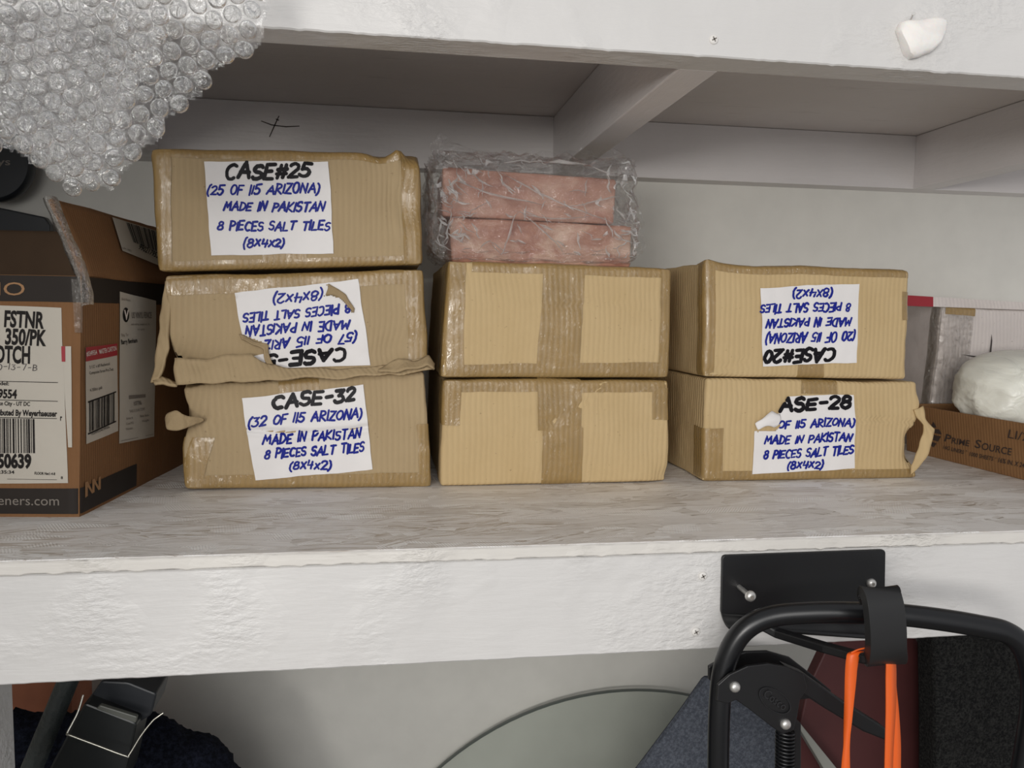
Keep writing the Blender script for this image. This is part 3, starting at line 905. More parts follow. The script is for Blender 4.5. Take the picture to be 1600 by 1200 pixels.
# --- top left: case 25
c25 = Carton([(236, 233), (655, 238), (660, 413), (247, 424)], YF, YF, BD, 0.005, 0.0012, 11.3, 0.002,
    [dent((600, 236), 0.016, (0, 0.004, -0.006)), dent((622, 236), 0.009, (0, -0.004, 0.006)), dent((648, 236), 0.012, (-0.004, 0.008, -0.006)),
     dent((640, 320), 0.03, (0, 0.006, 0)), crease([(628, 245), (622, 300), (632, 410)], 0.003, -0.002)])
t25 = carton_thing(c25, 'cardboard box marked CASE #25 on its paper, top of the left stack')
c25.body('carton_body', M_CARDB, t25)
c25.tape('top', M_TAPE, t25, 0, 1, 0.009, 0.03)
c25.tape('bottom', M_TAPE, t25, 0, 1, 0.010, 0.03)
c25.tape('left', M_TAPE, t25, 0, 1, 0.017, 0.04, off=0.0009, skew=-0.006)
c25.tape('right', M_TAPE, t25, 0, 1, 0.02, 0.04, off=0.0009)
c25.tape('band', M_TAPE, t25, 0.37, 0.54, wrap=0.04, skew=-0.012)
l25 = c25.quad('paper_label', 'front', [(322.9, 252.9), (517.9, 252.9), (524.5, 396), (333.4, 399)], M_PAPER, t25, 0.0014, 2.5)
l25['label'] = 'white paper with handwriting'
write(c25, 'front', 'CASE#25', (356.5, 279), (487, 278), 21, 6.0, M_BLACKINK, l25, off=0.0020, seed=11)
write(c25, 'front', '(25 OF 115 ARIZONA)', (327, 304), (501, 303), 14, 3.3, M_BLUEINK, l25, off=0.0020, seed=12)
write(c25, 'front', 'MADE IN PAKISTAN', (353.5, 330.6), (508, 330), 13.5, 3.3, M_BLUEINK, l25, off=0.0020, seed=13)
write(c25, 'front', '8 PIECES SALT TILES', (344, 361), (518, 360), 13.5, 3.3, M_BLUEINK, l25, off=0.0020, seed=14)
write(c25, 'front', '(8x4x2)', (383, 386), (448, 386), 12.5, 3.3, M_BLUEINK, l25, off=0.0020, seed=15)

# --- middle stack, plain boxes
cm1 = Carton([(693, 593.5), (1044, 595), (1045, 752), (688, 760)], YF, YF, BD, 0.004, 0.0012, 17.9, 0.002,
    [crease([(836, 662), (866, 657), (891, 640), (917, 624), (946, 601)], 0.0016, 0.0022), crease([(940, 612), (938, 660), (932, 745)], 0.0025, 0.0012), dent((1040, 745), 0.012, (-0.004, 0.005, 0))])
tm1 = carton_thing(cm1, 'unmarked cardboard box creased across its centre tape, bottom of the middle stack')
cm1.body('carton_body', M_CARD, tm1)
cm1.tape('top', M_TAPE, tm1, 0, 1, 0.014, 0.03)
cm1.tape('band', M_TAPE, tm1, 0.41, 0.60, wrap=0.04, off=0.0013, z0=0.52)
cm1.tape('band', M_TAPE, tm1, 0.43, 0.61, off=0.0011, z1=0.55)
cm1.tape('left', M_TAPE, tm1, 0.58, 1, 0.02, 0.04, off=0.0010)
cm1.tape('right', M_TAPE, tm1, 0.62, 0.93, 0.020, 0.04, off=0.0010)
cm2 = Carton([(701, 406), (1049, 420), (1044, 589.5), (689, 589.5)], YF, YF, BD, 0.004, 0.0012, 23.5, 0.003,
    [crease([(750, 466), (800, 470), (842, 468), (878, 476), (922, 476), (965, 470), (1000, 476)], 0.0016, 0.0015), dent((715, 412), 0.02, (0.002, 0.004, -0.002)),
     dent((790, 420), 0.03, (0, 0.004, -0.001))])
tm2 = carton_thing(cm2, 'unmarked cardboard box taped round every edge, directly under the bagged pink salt tiles')
cm2.body('carton_body', M_CARD, tm2)
cm2.tape('top', M_TAPE, tm2, 0.1, 1, 0.011, 0.03)
cm2.tape('bottom', M_TAPE, tm2, 0, 1, 0.016, 0.03, skew=0.004)
cm2.tape('band', M_TAPE, tm2, 0.41, 0.60, wrap=0.04, off=0.0008, skew=0.004)
cm2.tape('left', M_TAPE, tm2, 0, 1, 0.022, 0.06, off=0.0010, skew=0.006)
cm2.tape('right', M_TAPE, tm2, 0, 1, 0.012, 0.04, off=0.0010)

# --- right stack
c28 = Carton([(1103, 591), (1433, 597), (1432, 746.5), (1099, 752)], YF, YF, BD, 0.004, 0.0013, 29.1, 0.002,
    [dent((1434, 684), 0.012, (-0.007, 0.016, 0)), dent((1434, 710), 0.012, (-0.008, 0.014, 0)), crease([(1340, 655), (1380, 654), (1432, 660)], 0.0018, 0.0016), dent((1440, 630), 0.012, (0.005, -0.003, 0))])
t28 = carton_thing(c28, 'cardboard box with torn paper reading ASE-28 and a ripped right corner, bottom of right stack')
c28.body('carton_body', M_CARD, t28, 0.004, holes=[[(1427, 660), (1445, 656), (1445, 706), (1421, 727), (1423, 690)]])
c28.tape('bottom', M_TAPE, t28, 0, 1, 0.012, 0.03)
c28.tape('left', M_TAPE, t28, 0.03, 0.52, 0.023, 0.03, off=0.0009)
c28.tape('band', M_TAPE, t28, 0.44, 0.61, wrap=0.04, z0=0.86, z1=1)
tear3 = ragged([(1150, 600), (1235, 600), (1234, 619), (1214, 646), (1218, 664), (1214, 671), (1180, 674), (1150, 676)], 2.5, 5)
k28 = lambda p: not inside(p, tear3)
l28 = c28.quad('paper_label', 'front', [(1183, 620.5), (1335, 616), (1337, 730.5), (1177, 740)], M_PAPER, t28, 0.0014, 2.0, keep=k28)
l28['label'] = 'torn white paper with handwriting'
write(c28, 'front', 'CASE-28', (1199, 642), (1327, 637), 17, 6.0, M_BLACKINK, l28, seed=16, keep=lambda p: k28(p) or (p[0] > 1211 and p[1] > 637))
write(c28, 'front', '(28 OF 115 ARIZONA)', (1186, 668), (1333, 664), 11.5, 3.1, M_BLUEINK, l28, seed=17, keep=k28)
write(c28, 'front', 'MADE IN PAKISTAN', (1195, 692.5), (1329, 687.8), 12.5, 3.1, M_BLUEINK, l28, seed=18)
write(c28, 'front', '8 PIECES SALT TILES', (1194, 716.3), (1333, 707.7), 12.5, 3.1, M_BLUEINK, l28, seed=19)
write(c28, 'front', '(8x4x2)', (1230, 731.5), (1286, 729.6), 11, 3.1, M_BLUEINK, l28, seed=20)
flap('paper_curl', [(1183, 662), (1196, 650), (1208, 640), (1218, 646)], [(1186, 670), (1198, 668), (1210, 670), (1216, 664)], 0.241, 0.2375, M_PAPER, l28, 14, 6, 0.005, 25, 0.0004)
flap('torn_flap', [(1426, 640), (1434, 655), (1443, 664), (1442, 678), (1433, 704), (1423, 728)], [(1442, 634), (1446, 655), (1461, 672), (1455, 695), (1447, 716), (1424, 742)],
     [0.243, 0.240, 0.236, 0.236, 0.238, 0.241], [0.243, 0.240, 0.234, 0.232, 0.236, 0.240], M_CARD, t28, 26, 5, 0.002, 27, 0.0025)
c20 = Carton([(1102, 409), (1421, 423), (1417, 593), (1100, 588.5)], YF, YF, BD, 0.005, 0.0012, 37.3, 0.002,
    [dent((1105, 412), 0.012, (0, 0, 0.003)), crease([(1100, 582), (1130, 573), (1180, 560)], 0.003, 0.0015), dent((1175, 412), 0.04, (0, 0.001, -0.002))])
t20 = carton_thing(c20, 'cardboard box with upside-down paper marked CASE #20, top of the right stack')
c20.body('carton_body', M_CARD, t20)
c20.tape('top', M_TAPE, t20, 0, 1, 0.010, 0.03)
c20.tape('left', M_TAPE, t20, 0, 1, 0.013, 0.02, off=0.0009)
c20.tape('band', M_TAPE, t20, 0.45, 0.58, wrap=0.04, z0=0, z1=0.14)
c20.tape('right', M_TAPE, t20, 0.55, 0.80, 0.009, 0.03, off=0.0009)
l20 = c20.quad('paper_label', 'front', [(1188, 448.6), (1341, 443.8), (1337, 567.4), (1191, 572.8)], M_PAPER, t20, 0.0014, 2.5)
l20['label'] = 'white paper with upside-down handwriting'
write(c20, 'front', '(8x4x2)', (1301, 452), (1240, 453), 12.5, 3.1, M_BLUEINK, l20, seed=21)
write(c20, 'front', '8 PIECES SALT TILES', (1327.6, 473), (1189, 475.5), 12.5, 3.1, M_BLUEINK, l20, seed=22)
write(c20, 'front', 'MADE IN PAKISTAN', (1329, 496), (1198, 499), 12, 3.1, M_BLUEINK, l20, seed=23)
write(c20, 'front', '(20 OF 115 ARIZONA)', (1335, 518), (1198, 521.5), 14, 3.1, M_BLUEINK, l20, seed=24)
write(c20, 'front', 'CASE#20', (1304.5, 544), (1196, 547), 19, 6.0, M_BLACKINK, l20, seed=25)

# ------------------------------------------------------------------ bagged salt tiles
def tile(px, y0, dep, zb, mat, label, seed, ang=0.0):
    TL, TR, BR, BL = px
    c = Carton([TL, TR, BR, BL], y0, y0, dep, 0.0035, 0.0008, seed, 0.0)
    o = c.body('salt_tile', mat, None, 0.007)
    # origin at base
    b = Vector(c.base); o.data.transform(Matrix.Translation(-b)); o.location = b
    return tag(o, label, 'salt tile', 'pink salt tiles in the clear bag')
tile([(702, 339), (988, 353), (985, 417.5), (706, 409)], 0.276, 0.1, 0, M_SALT2, 'pale pink salt tile lying lowest in the clear bag, on the cardboard', 3.0)
tile([(692, 260), (963, 280), (960, 350.5), (691, 337.5)], 0.276, 0.1, 0, M_SALT1, 'pink salt tile lying on top of the paler one in the clear bag', 6.0)

def film_shell():
    c = Carton([(676, 236), (992, 250), (998, 411.5), (680, 403.5)], 0.262, 0.262, 0.14, 0.012, 0.0, 2.0, 0.0)
    def ft(c_, x, y, z):
        q = Vector((x, y, z))
        a = abs(noise.noise(q*42+Vector((3, 1, 7)))); b = abs(noise.noise(q*95+Vector((9, 4, 2))))
        k = (0.35-a)*0.014+(0.3-b)*0.008
        m = min(1.0, z/0.02)
        ctr = Vector((c_.W/2, c_.D/2, z)); d = (q-ctr); d.x *= 0.6; d.normalize()
        return Vector((d.x*k*1.2, d.y*k*0.75, (k*0.8 if z > 0.8*c_.H else 0)))*m
    c.feats.append(ft)
    return c
fs = film_shell()
bag = thing('plastic_bag', 'crumpled clear plastic bag wrapped round the pink salt tiles', 'bag', tuple(fs.base))
def facet(o_, amt, seed):
    """crumple: jitter the net, split it into flat triangles"""
    rg = random.Random(seed)
    for v_ in o_.data.vertices: v_.co += Vector((rg.uniform(-amt, amt), rg.uniform(-amt, amt)*0.8, rg.uniform(-amt, amt)))
    bm = bmesh.new(); bm.from_mesh(o_.data); bmesh.ops.triangulate(bm, faces=bm.faces, quad_method='ALTERNATE' if False else 'SHORT_EDGE')
    bm.to_mesh(o_.data); bm.free()
    o_.data.polygons.foreach_set('use_smooth', [False]*len(o_.data.polygons))
    return o_
facet(fs.body('bag_film', M_FILM, bag, 0.0085), 0.0022, 3)
M_CREASE = film('bag_crease_glint_film', haze=0.65, rough=0.12, bscale=120, bdist=0.004, gain=0.8, base=0.16)  # film folds, whitened so the white stands in for glints
def creases():
    rg = random.Random(12); V, Fc = [], []
    def ribbon(path, w):
        k = len(V); n = len(path)
        for i, (x, z) in enumerate(path):
            a_ = path[max(i-1, 0)]; b_ = path[min(i+1, n-1)]; t = np.array([b_[0]-a_[0], b_[1]-a_[1]]); t /= np.linalg.norm(t)+1e-9
            ww = w*math.sin(math.pi*(i+0.4)/(n-0.2)); e = np.array([-t[1], t[0]])*ww
            for sg, off in ((1, 0.0006), (0, 0.0022), (-1, 0.0006)):
                X, Z = min(max(x+e[0]*sg, 0.002), fs.W-0.002), min(max(z+e[1]*sg, 0.006), fs.H-0.002)
                V.append(fs.S(X, 0, Z, off))
        for i in range(n-1):
            for j in range(2): Fc.append((k+3*i+j, k+3*i+j+1, k+3*i+4+j, k+3*i+3+j))
    # small sharp crinkles, denser at the ends of the bag and along the top
    for _ in range(150):
        u = rg.random(); u = u if rg.random() < .55 else (0.02+0.12*rg.random() if rg.random() < .45 else 0.86+0.12*rg.random())
        x, z = u*fs.W, (0.06+0.9*rg.random())*fs.H; an = rg.gauss(-0.6, 0.8); L = rg.uniform(.006, .022)
        P = [(x, z)]
        for i in range(6):
            an += rg.uniform(-.35, .35); x += math.cos(an)*L/6; z += math.sin(an)*L/6; P.append((x, z))
        ribbon(P, rg.uniform(.0005, .0016))
    # long drawn folds
    for (p, q) in (((.20, .93), (.92, .35)), ((.10, .75), (.55, .50)), ((.34, .96), (.98, .80)), ((.42, .45), (.30, .04)), ((.42, .45), (.62, .10)), ((.40, .46), (.75, .42)), ((.05, .40), (.30, .52)), ((.60, .55), (.95, .62)), ((.04, .15), (.12, .55))):
        P = []
        for i in range(15):
            t = i/14; P.append(((p[0]+(q[0]-p[0])*t)*fs.W+0.003*math.sin(t*5+p[0]*9), (p[1]+(q[1]-p[1])*t)*fs.H+0.004*math.sin(t*4+q[1]*7)))
        ribbon(P, rg.uniform(.0007, .0013))
    return mesh('film_crease_glints', V, Fc, M_CREASE, bag, smooth=False)
creases()
def film_patch(name, pA, pB, yA, yB, parent, n=30, m=14, amp=0.007, seed=0):
    def fn(a, b):
        p = atY(*lerp_curve(pA, a), yA)*(1-b)+atY(*lerp_curve(pB, a), yB)*b
        return p+np.array(nzv(p, 55, seed))*amp*(0.4+b)
    v, f = grid_geo(fn, n//2, m//2); return facet(mesh(name, v, f, M_FILM, parent), 0.0012, seed)
film_patch('bag_end', [(690, 300), (688, 260), (705, 245), (740, 240), (780, 242)], [(670, 240), (672, 224), (693, 204), (712, 226), (790, 246)], 0.29, 0.31, bag, seed=1)
film_patch('bag_end', [(960, 250), (985, 290), (988, 340), (985, 395), (980, 414)], [(958, 232), (990, 262), (1002, 312), (1006, 352), (1003, 396)], 0.29, 0.30, bag, seed=4)
film_patch('bag_end', [(700, 350), (696, 370), (698, 395), (705, 408)], [(668, 338), (664, 360), (668, 385), (690, 402)], 0.275, 0.28, bag, seed=7)
film_patch('bag_end', [(700, 285), (693, 310), (695, 332)], [(667, 296), (666, 312), (670, 334)], 0.28, 0.285, bag, seed=9)
film_patch('bag_end', [(740, 262), (800, 266), (870, 268), (960, 278)], [(745, 236), (805, 250), (880, 236), (970, 240)], 0.30, 0.36, bag, n=40, seed=12)

# ------------------------------------------------------------------ left open carton
P0 = np.array([-0.285, 0.138, 0.0]); ANG = math.radians(-6.0)
ex = np.array([math.cos(ANG), math.sin(ANG), 0]); ey = np.array([-math.sin(ANG), math.cos(ANG), 0]); ez = np.array([0, 0, 1.0])
CW, CDp, CH = 0.30, 0.37, 0.2265
cage = {}
for u in (0, 1):
    for v_ in (0, 1):
        for w in (0, 1):
            top = np.array([0.008, 0.0, 0]) if v_ else 0
            cage[(u, v_, w)] = P0 - ex*CW*(1-u) + ey*CDp*w + ez*CH*v_ + top
LC = Carton(None, 0, 0, 0, 0.003, 0.0006, 41.0, 0.001, [], cage=cage)
tl = thing('open_carton', 'brown printed carton with open flaps and big white shipping labels, left of the stacks', 'box', tuple(LC.base))
def open_body():
    """thin-walled open carton: outer skin, inner skin, rim, bottom"""
    v, f = [], []
    th = 0.004
    na = 24; nb = 22
    sides = [lambda a, b, o: (a*LC.W, 0, b*LC.H), lambda a, b, o: (LC.W, a*LC.D, b*LC.H), lambda a, b, o: ((1-a)*LC.W, LC.D, b*LC.H), lambda a, b, o: (0, (1-a)*LC.D, b*LC.H)]
    ring = []
    for s_ in sides:
        for i in range(na): ring.append((s_, i/na))
    n = len(ring)
    for skin in (0.0, -th):
        for j in range(nb+1):
            for s_, a in ring:
                b = 0.02+0.98*j/nb if skin else j/nb
                x, y, z = s_(a, b, 0)
                # keep off the top rounding by evaluating S below the rim
                zz = min(z, LC.H)
                r = LC.r
                i_ = Vector((min(max(x, r), LC.W-r), min(max(y, r), LC.D-r), 0)); nn = Vector((x, y, 0))-i_
                nn.normalize()
                p = i_+nn*(r+skin)
                wv = LC.tri(p.x/LC.W, zz/LC.H, p.y/LC.D)+np.array(nzv(Vector((x, y, z)), 22, LC.seed))*LC.amp*np.array([1, 1, 0.2 if z < 0.01 else 0.6])
                v.append(wv)
    lay = n*(nb+1)
    for j in range(nb):
        for i in range(n):
            k = (i+1) % n
            f.append((j*n+i, j*n+k, (j+1)*n+k, (j+1)*n+i))
            f.append((lay+j*n+i, lay+(j+1)*n+i, lay+(j+1)*n+k, lay+j*n+k))
    for i in range(n):
        k = (i+1) % n
        f.append((nb*n+i, nb*n+k, lay+nb*n+k, lay+nb*n+i))
    f.append(tuple(range(n-1, -1, -1))); f.append(tuple(lay+i for i in range(n)))
    return mesh('carton_body', v, f, M_BROWNCARD, tl, auto=math.radians(50))
open_body()
def lcF(face, off):
    def g(q):
        a, b = LC.px2ab(face, q); r = LC.r
        x, y = (a*LC.W, 0) if face == 'front' else (LC.W, a*LC.D)
        z = b*LC.H
        i_ = Vector((min(max(x, r), LC.W-r), min(max(y, r), LC.D-r), 0)); nn = Vector((x, y, 0))-i_; nn.normalize()
        p = i_+nn*(r+off)
        return LC.tri(p.x/LC.W, z/LC.H, p.y/LC.D)+np.array(nzv(Vector((x, y, z)), 22, LC.seed))*LC.amp*np.array([1, 1, 0.2 if z < 0.01 else 0.6])
    return g
def lc_quad(name, face, q4, mat, parent, off, cell=3.5, round_px=0):
    g = lcF(face, off); TL, TR, BR, BL = [np.array(p, float) for p in q4]
    na = max(2, int(np.linalg.norm(TR-TL)/cell)); nb = max(2, int(np.linalg.norm(BL-TL)/cell))
    P = lambda a, b: (BL*(1-a)+BR*a)*(1-b)+(TL*(1-a)+TR*a)*b
    kp = None
    if round_px:
        wpx = np.linalg.norm(TR-TL); hpx = np.linalg.norm(BL-TL)
        def kp(a, b):
            dx = max(0, round_px-min(a, 1-a)*wpx); dy = max(0, round_px-min(b, 1-b)*hpx)
            return math.hypot(dx, dy) <= round_px
    v, f = grid_geo(lambda a, b: g(P(a, b)), na, nb, kp)
    return mesh(name, v, f, mat, parent)
def lc_band(name, f0, f1, mat, parent, off=0.0004):
    """printed band at heights f0..f1 round the front and right faces"""
    pts = [(x, 0) for x in np.linspace(0.05, LC.W-LC.r, 30)]+[(LC.W, y) for y in np.linspace(LC.r, LC.D*f1[2], 30)]
    def S2(x, y, z):
        r = LC.r; i_ = Vector((min(max(x, r), LC.W-r), min(max(y, r), LC.D-r), 0)); nn = Vector((x, y, 0))-i_; nn.normalize(); p = i_+nn*(r+off)
        return LC.tri(p.x/LC.W, z/LC.H, p.y/LC.D)+np.array(nzv(Vector((x, y, z)), 22, LC.seed))*LC.amp*np.array([1, 1, 0.2 if z < 0.01 else 0.6])
    v, f = [], []
    for (x, y) in pts:
        for k in range(7): v.append(S2(x, y, LC.H*(f0+(f1[0]-f0)*k/6)))
    for i in range(len(pts)-1):
        for k in range(6): f.append((i*7+k, (i+1)*7+k, (i+1)*7+k+1, i*7+k+1))
    return mesh(name, v, f, mat, parent)
_a, top0 = LC.px2ab('front', (60, 431)); _a, top1 = LC.px2ab('front', (60, 471.5))
_a, bt0 = LC.px2ab('front', (60, 763)); _a, bt1 = LC.px2ab('front', (60, 803))
bandT = lc_band('printed_band', top1, (top0, 0, 1.0), M_BAND, tl)
_a2, _b2 = LC.px2ab('right', (213, 730))
bandB = lc_band('printed_band', bt1, (bt0, 0, max(0.15, min(0.9, _a2))), M_BAND, tl)
def lc_print(name, parent, mat, off, items, face='front'):
    V, Fc = [], []; g = lcF(face, off)
    for it in items:
        if it[0] == 't': print_text(g, it[1], it[2], it[3], it[4], V, Fc, it[5] if len(it) > 5 else 0.0)
        elif it[0] == 'r': rect_on(g, it[1], V, Fc)
        elif it[0] == 'b': bars_on(g, it[1], V, Fc, it[2])
    return mesh(name, V, Fc, mat, parent, smooth=False)
lc_print('print', bandT, M_CREAM, 0.0008, [('t', 'MO', (-26, 461.5), (39, 461.5), 20)])
lc_print('print', bandB, M_GREYPRINT, 0.0008, [('t', 'eners.com', (-3, 789), (93, 789.5), 14.5)])
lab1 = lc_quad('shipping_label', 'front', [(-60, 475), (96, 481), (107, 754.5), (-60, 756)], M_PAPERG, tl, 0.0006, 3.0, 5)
lab1['label'] = 'large white product label'
ln = lambda x0, y0, x1, y1, w=1.0: ('r', ((x0, y0), (x1, y1), (x1, y1+w), (x0, y0+w)))
lc_print('print', lab1, M_PRINT, 0.0010, [
    ('t', 'FSTNR', (7.5, 510), (69, 513), 24, 0.035), ('t', 'S', (-8, 535), (1, 535), 22, 0.035), ('t', '350/PK', (9, 537), (73, 540), 23, 0.035),
    ('t', 'NOTCH', (-22, 565), (47.5, 567), 25, 0.035),
    ln(-60, 594, 91, 597), ('t', 'Model:', (-12, 601), (15, 602), 5.5, 0.02), ('t', '49554', (-9, 621), (27, 622.5), 13, 0.035),
    ln(-60, 623, 91, 626.5), ('t', 'Lake City - UT DC', (-7, 633), (47.5, 634.5), 6.2, 0.02),
    ('t', 'Distributed By Weyerhaeuser', (-18, 648.5), (90, 651), 9, 0.03), ln(-60, 650.5, 90, 653.5), ('t', 'r', (95, 657), (98, 657), 9, 0.03),
    ('b', ((-30, 653), (55, 655), (56, 708), (-30, 708)), 4),
    ('t', '50639', (-3, 730), (50, 730.5), 20, 0.045), ('t', '16:35:34', (-8, 739.5), (23, 740), 5, 0.02), ('t', 'FLOOR Net1-4-8', (55, 741), (87, 742), 4, 0.02),
    ('t', '8', (96, 748), (99, 748), 4, 0.02), ln(12, 748, 90, 749, 0.6)])
class _LCW:
    def F(s, face, q, off): return lcF(face, off)(q)
write(_LCW(), 'front', '0-13-7-B', (-2, 577), (58, 578.5), 9, 1.1, M_PENINK, lab1, off=0.0011, slant=0.1, seed=31, gap=.3)
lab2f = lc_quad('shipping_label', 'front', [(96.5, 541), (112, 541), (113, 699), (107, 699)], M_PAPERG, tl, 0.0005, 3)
lc_quad('red_stripe', 'front', [(97, 541), (103, 541), (103, 565), (97.5, 565)], M_RED, lab2f, 0.0009, 3)
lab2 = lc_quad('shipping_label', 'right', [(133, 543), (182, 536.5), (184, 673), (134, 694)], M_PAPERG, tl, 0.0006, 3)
lab2['label'] = 'white label with red heading and barcode'
red = lc_quad('red_heading', 'right', [(133, 543), (182, 536.5), (182, 555), (133, 565)], M_RED, lab2, 0.0009, 3)
lc_print('print', red, M_WHITEPRINT, 0.0012, [('t', '#0349554', (134, 557), (150, 553.5), 7, 0.01), ('t', 'MASTER CARTON', (154, 553), (181, 547), 7, 0.01)], 'right')
lc_print('print', lab2, M_PRINT, 0.0010, [('t', '2 1/2" x #9 Redwood', (139, 576), (170, 570), 4.5), ('t', 'Composite Screw Pro-Tect', (139, 585), (176, 578.5), 4.5),
    ('t', '4 350ct pail', (140, 612), (158, 607), 4.5), ('r', ((136, 627), (180, 611), (180, 613), (136, 629.5))), ('r', ((136, 677), (180, 657), (180, 659), (136, 679.5))),
    ('b', ((138, 628), (178, 613), (178, 658), (138, 675)), 7), ('t', '10349554639506', (142, 680), (170, 668), 3.5)], 'right')
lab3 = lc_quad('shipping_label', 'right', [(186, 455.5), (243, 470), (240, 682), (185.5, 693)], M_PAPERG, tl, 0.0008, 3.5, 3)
lab3['label'] = 'white address label'
V, Fc = [], []; g = lcF('right', 0.0012)
ring = [g(np.array([195+5*math.cos(a), 492+11.5*math.sin(a)])) for a in np.linspace(0, 2*math.pi, 25)[:-1]]
emb = mesh('black_emblem', ring, [tuple(range(24))], M_PRINT, lab3, smooth=False)
lc_print('print', emb, M_WHITEPRINT, 0.0016, [('t', 'V', (191.3, 499), (198.8, 499), 14, 0.04)], 'right')
lc_print('print', lab3, M_GREYPRINT, 0.0012, [('t', 'Sold From:', (188, 469), (202, 471), 4), ('t', 'US VINYL FENCE', (204, 497), (235, 497), 9, 0.02), ('t', 'and railing supply co. llc', (203, 508), (232, 508), 3), ('t', 'store pickup', (213, 516), (224, 516), 3),
    ('t', 'Ship To:', (188, 526), (199, 525), 4.5)], 'right')
lc_print('print', lab3, M_GREYPRINT, 0.0012, [('r', ((200, 618), (226, 616), (226, 621), (200, 624))), ('t', 'THIS IS OUR COPY', (201, 645), (225, 641), 4), ('t', '107786', (208, 634), (220, 632), 6, 0.02),
    ('t', 'Order #', (196, 656), (206, 654), 3.5), ('t', 'Ship date', (217, 652), (231, 650), 3.5), ('t', 'Cust PO', (196, 664), (207, 662), 3.5), ('t', 'Weight', (220, 660), (231, 658), 3.5), ('t', 'Notes', (196, 672), (206, 670), 3.5),
    ('r', ((188, 688.5), (238, 678), (238, 678.7), (188, 689.3)))], 'right')
lc_print('print', lab3, M_PRINT, 0.0012, [('t', 'Barry Benham', (188, 538), (213, 535), 7, 0.015)], 'right')
# kraft zig-zag logo on the lower band
V, Fc = [], []; g = lcF('right', 0.0009)
for q4 in ([(132, 778), (136, 775), (136, 752), (132, 754)], [(132, 754), (136, 752), (143, 766), (143, 772)], [(143, 771), (146.5, 769), (146.5, 748), (143, 749.5)], [(143, 749.5), (146.5, 748), (152.5, 760), (152.5, 766)], [(152.5, 766), (156, 764), (156, 744), (152.5, 746)]):
    rect_on(g, q4, V, Fc)
mesh('zigzag_logo', V, Fc, M_CREAM, bandB, smooth=False)
# flaps
rimR0 = LC.tri(1, 1, 0.01); rimR1 = LC.tri(1, 1, 1.0)
fdir = (atY(84, 313, 0.150)-rimR0); fdir = np.array([fdir[0], 0.0, fdir[2]])
def sheet(name, A, Bp, C, Dp, mat, parent, th, wob=0.001, n=20, m=12, seed=0):
    v, f = grid_geo(lambda a, b: (lambda p: p+np.array(nzv(p, 30, seed))*wob)((A*(1-a)+Bp*a)*(1-b)+(Dp*(1-a)+C*a)*b), n, m)
    o = mesh(name, v, f, mat, parent); solidify(o, th, 0); return o
fr = sheet('right_flap', rimR0, rimR1, rimR1+fdir, rimR0+fdir, M_BROWNCARD, tl, 0.0045, 0.0012, seed=3)
fnrm = np.cross(rimR1-rimR0, fdir); fnrm /= np.linalg.norm(fnrm)
if fnrm[0] < 0: fnrm = -fnrm
edge = [rimR0-ey*0.003-ez*0.028+fnrm*0.002, rimR0-ey*0.005-ez*0.004, rimR0-ey*0.005+fdir*0.35, rimR0-ey*0.005+fdir*0.7, rimR0-ey*0.004+fdir*1.02]
def edge_tape():
    v, f = [], []
    prof = [(-0.012, 0.0035), (0.0, 0.004), (0.0045, 0.0), (0.0, -0.004), (-0.012, -0.0035)]
    P = smooth_path(edge, 6)
    for p in P:
        for k, (iy, nn) in enumerate(prof):
            q_ = p - ey*iy*0.9 + fnrm*nn*(1.0+0.35*noise.noise(Vector(p)*90))
            v.append(q_)
    for i in range(len(P)-1):
        for k in range(4): f.append((i*5+k, i*5+k+1, (i+1)*5+k+1, (i+1)*5+k))
    return mesh('edge_tape', v, f, M_CLEARTAPE, fr)
edge_tape()
# label on that flap
def flapF(a, b, off): return rimR0+(rimR1-rimR0)*a+fdir*b+fnrm*off
def flap_ab(px):
    d = ray(*px); n_ = fnrm; t = ((rimR0-CAM)@n_)/(d@n_); p = CAM+d*t-rimR0
    e1 = rimR1-rimR0; A = np.stack([e1, fdir], 1); s_, *_ = np.linalg.lstsq(A, p, rcond=None); return s_
fm = lambda off: (lambda q: flapF(*flap_ab(q), off))
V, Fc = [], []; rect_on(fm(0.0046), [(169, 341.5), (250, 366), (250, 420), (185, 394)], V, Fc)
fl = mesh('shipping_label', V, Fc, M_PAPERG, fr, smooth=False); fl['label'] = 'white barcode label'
V, Fc = [], []; bars_on(fm(0.0052), [(191, 350), (247, 366), (252, 400), (202, 381)], V, Fc, 12)
print_text(fm(0.0052), '990217952', (209, 391), (240, 406), 8, V, Fc, 0.02); print_text(fm(0.0052), 'UM 17051', (184, 391), (198, 396), 2.5, V, Fc)
mesh('print', V, Fc, M_PRINT, fl, smooth=False)
rb0, rb1 = LC.tri(0.0, 1, 1), LC.tri(0.985, 1, 1)
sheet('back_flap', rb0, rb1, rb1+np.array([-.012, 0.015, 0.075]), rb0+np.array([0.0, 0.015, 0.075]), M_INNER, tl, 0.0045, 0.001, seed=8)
# flap folded down inside the front
a0, a1 = LC.tri(0.02, 0.985, 0.018), LC.tri(0.97, 0.985, 0.018)
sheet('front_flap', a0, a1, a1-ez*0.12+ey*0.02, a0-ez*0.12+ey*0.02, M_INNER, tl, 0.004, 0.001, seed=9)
# clear tape hanging at the corner
ct = lc_quad('clear_tape', 'front', [(112, 436), (129, 438), (131, 520), (118, 520)], M_CLEARTAPE, tl, 0.0012, 3)

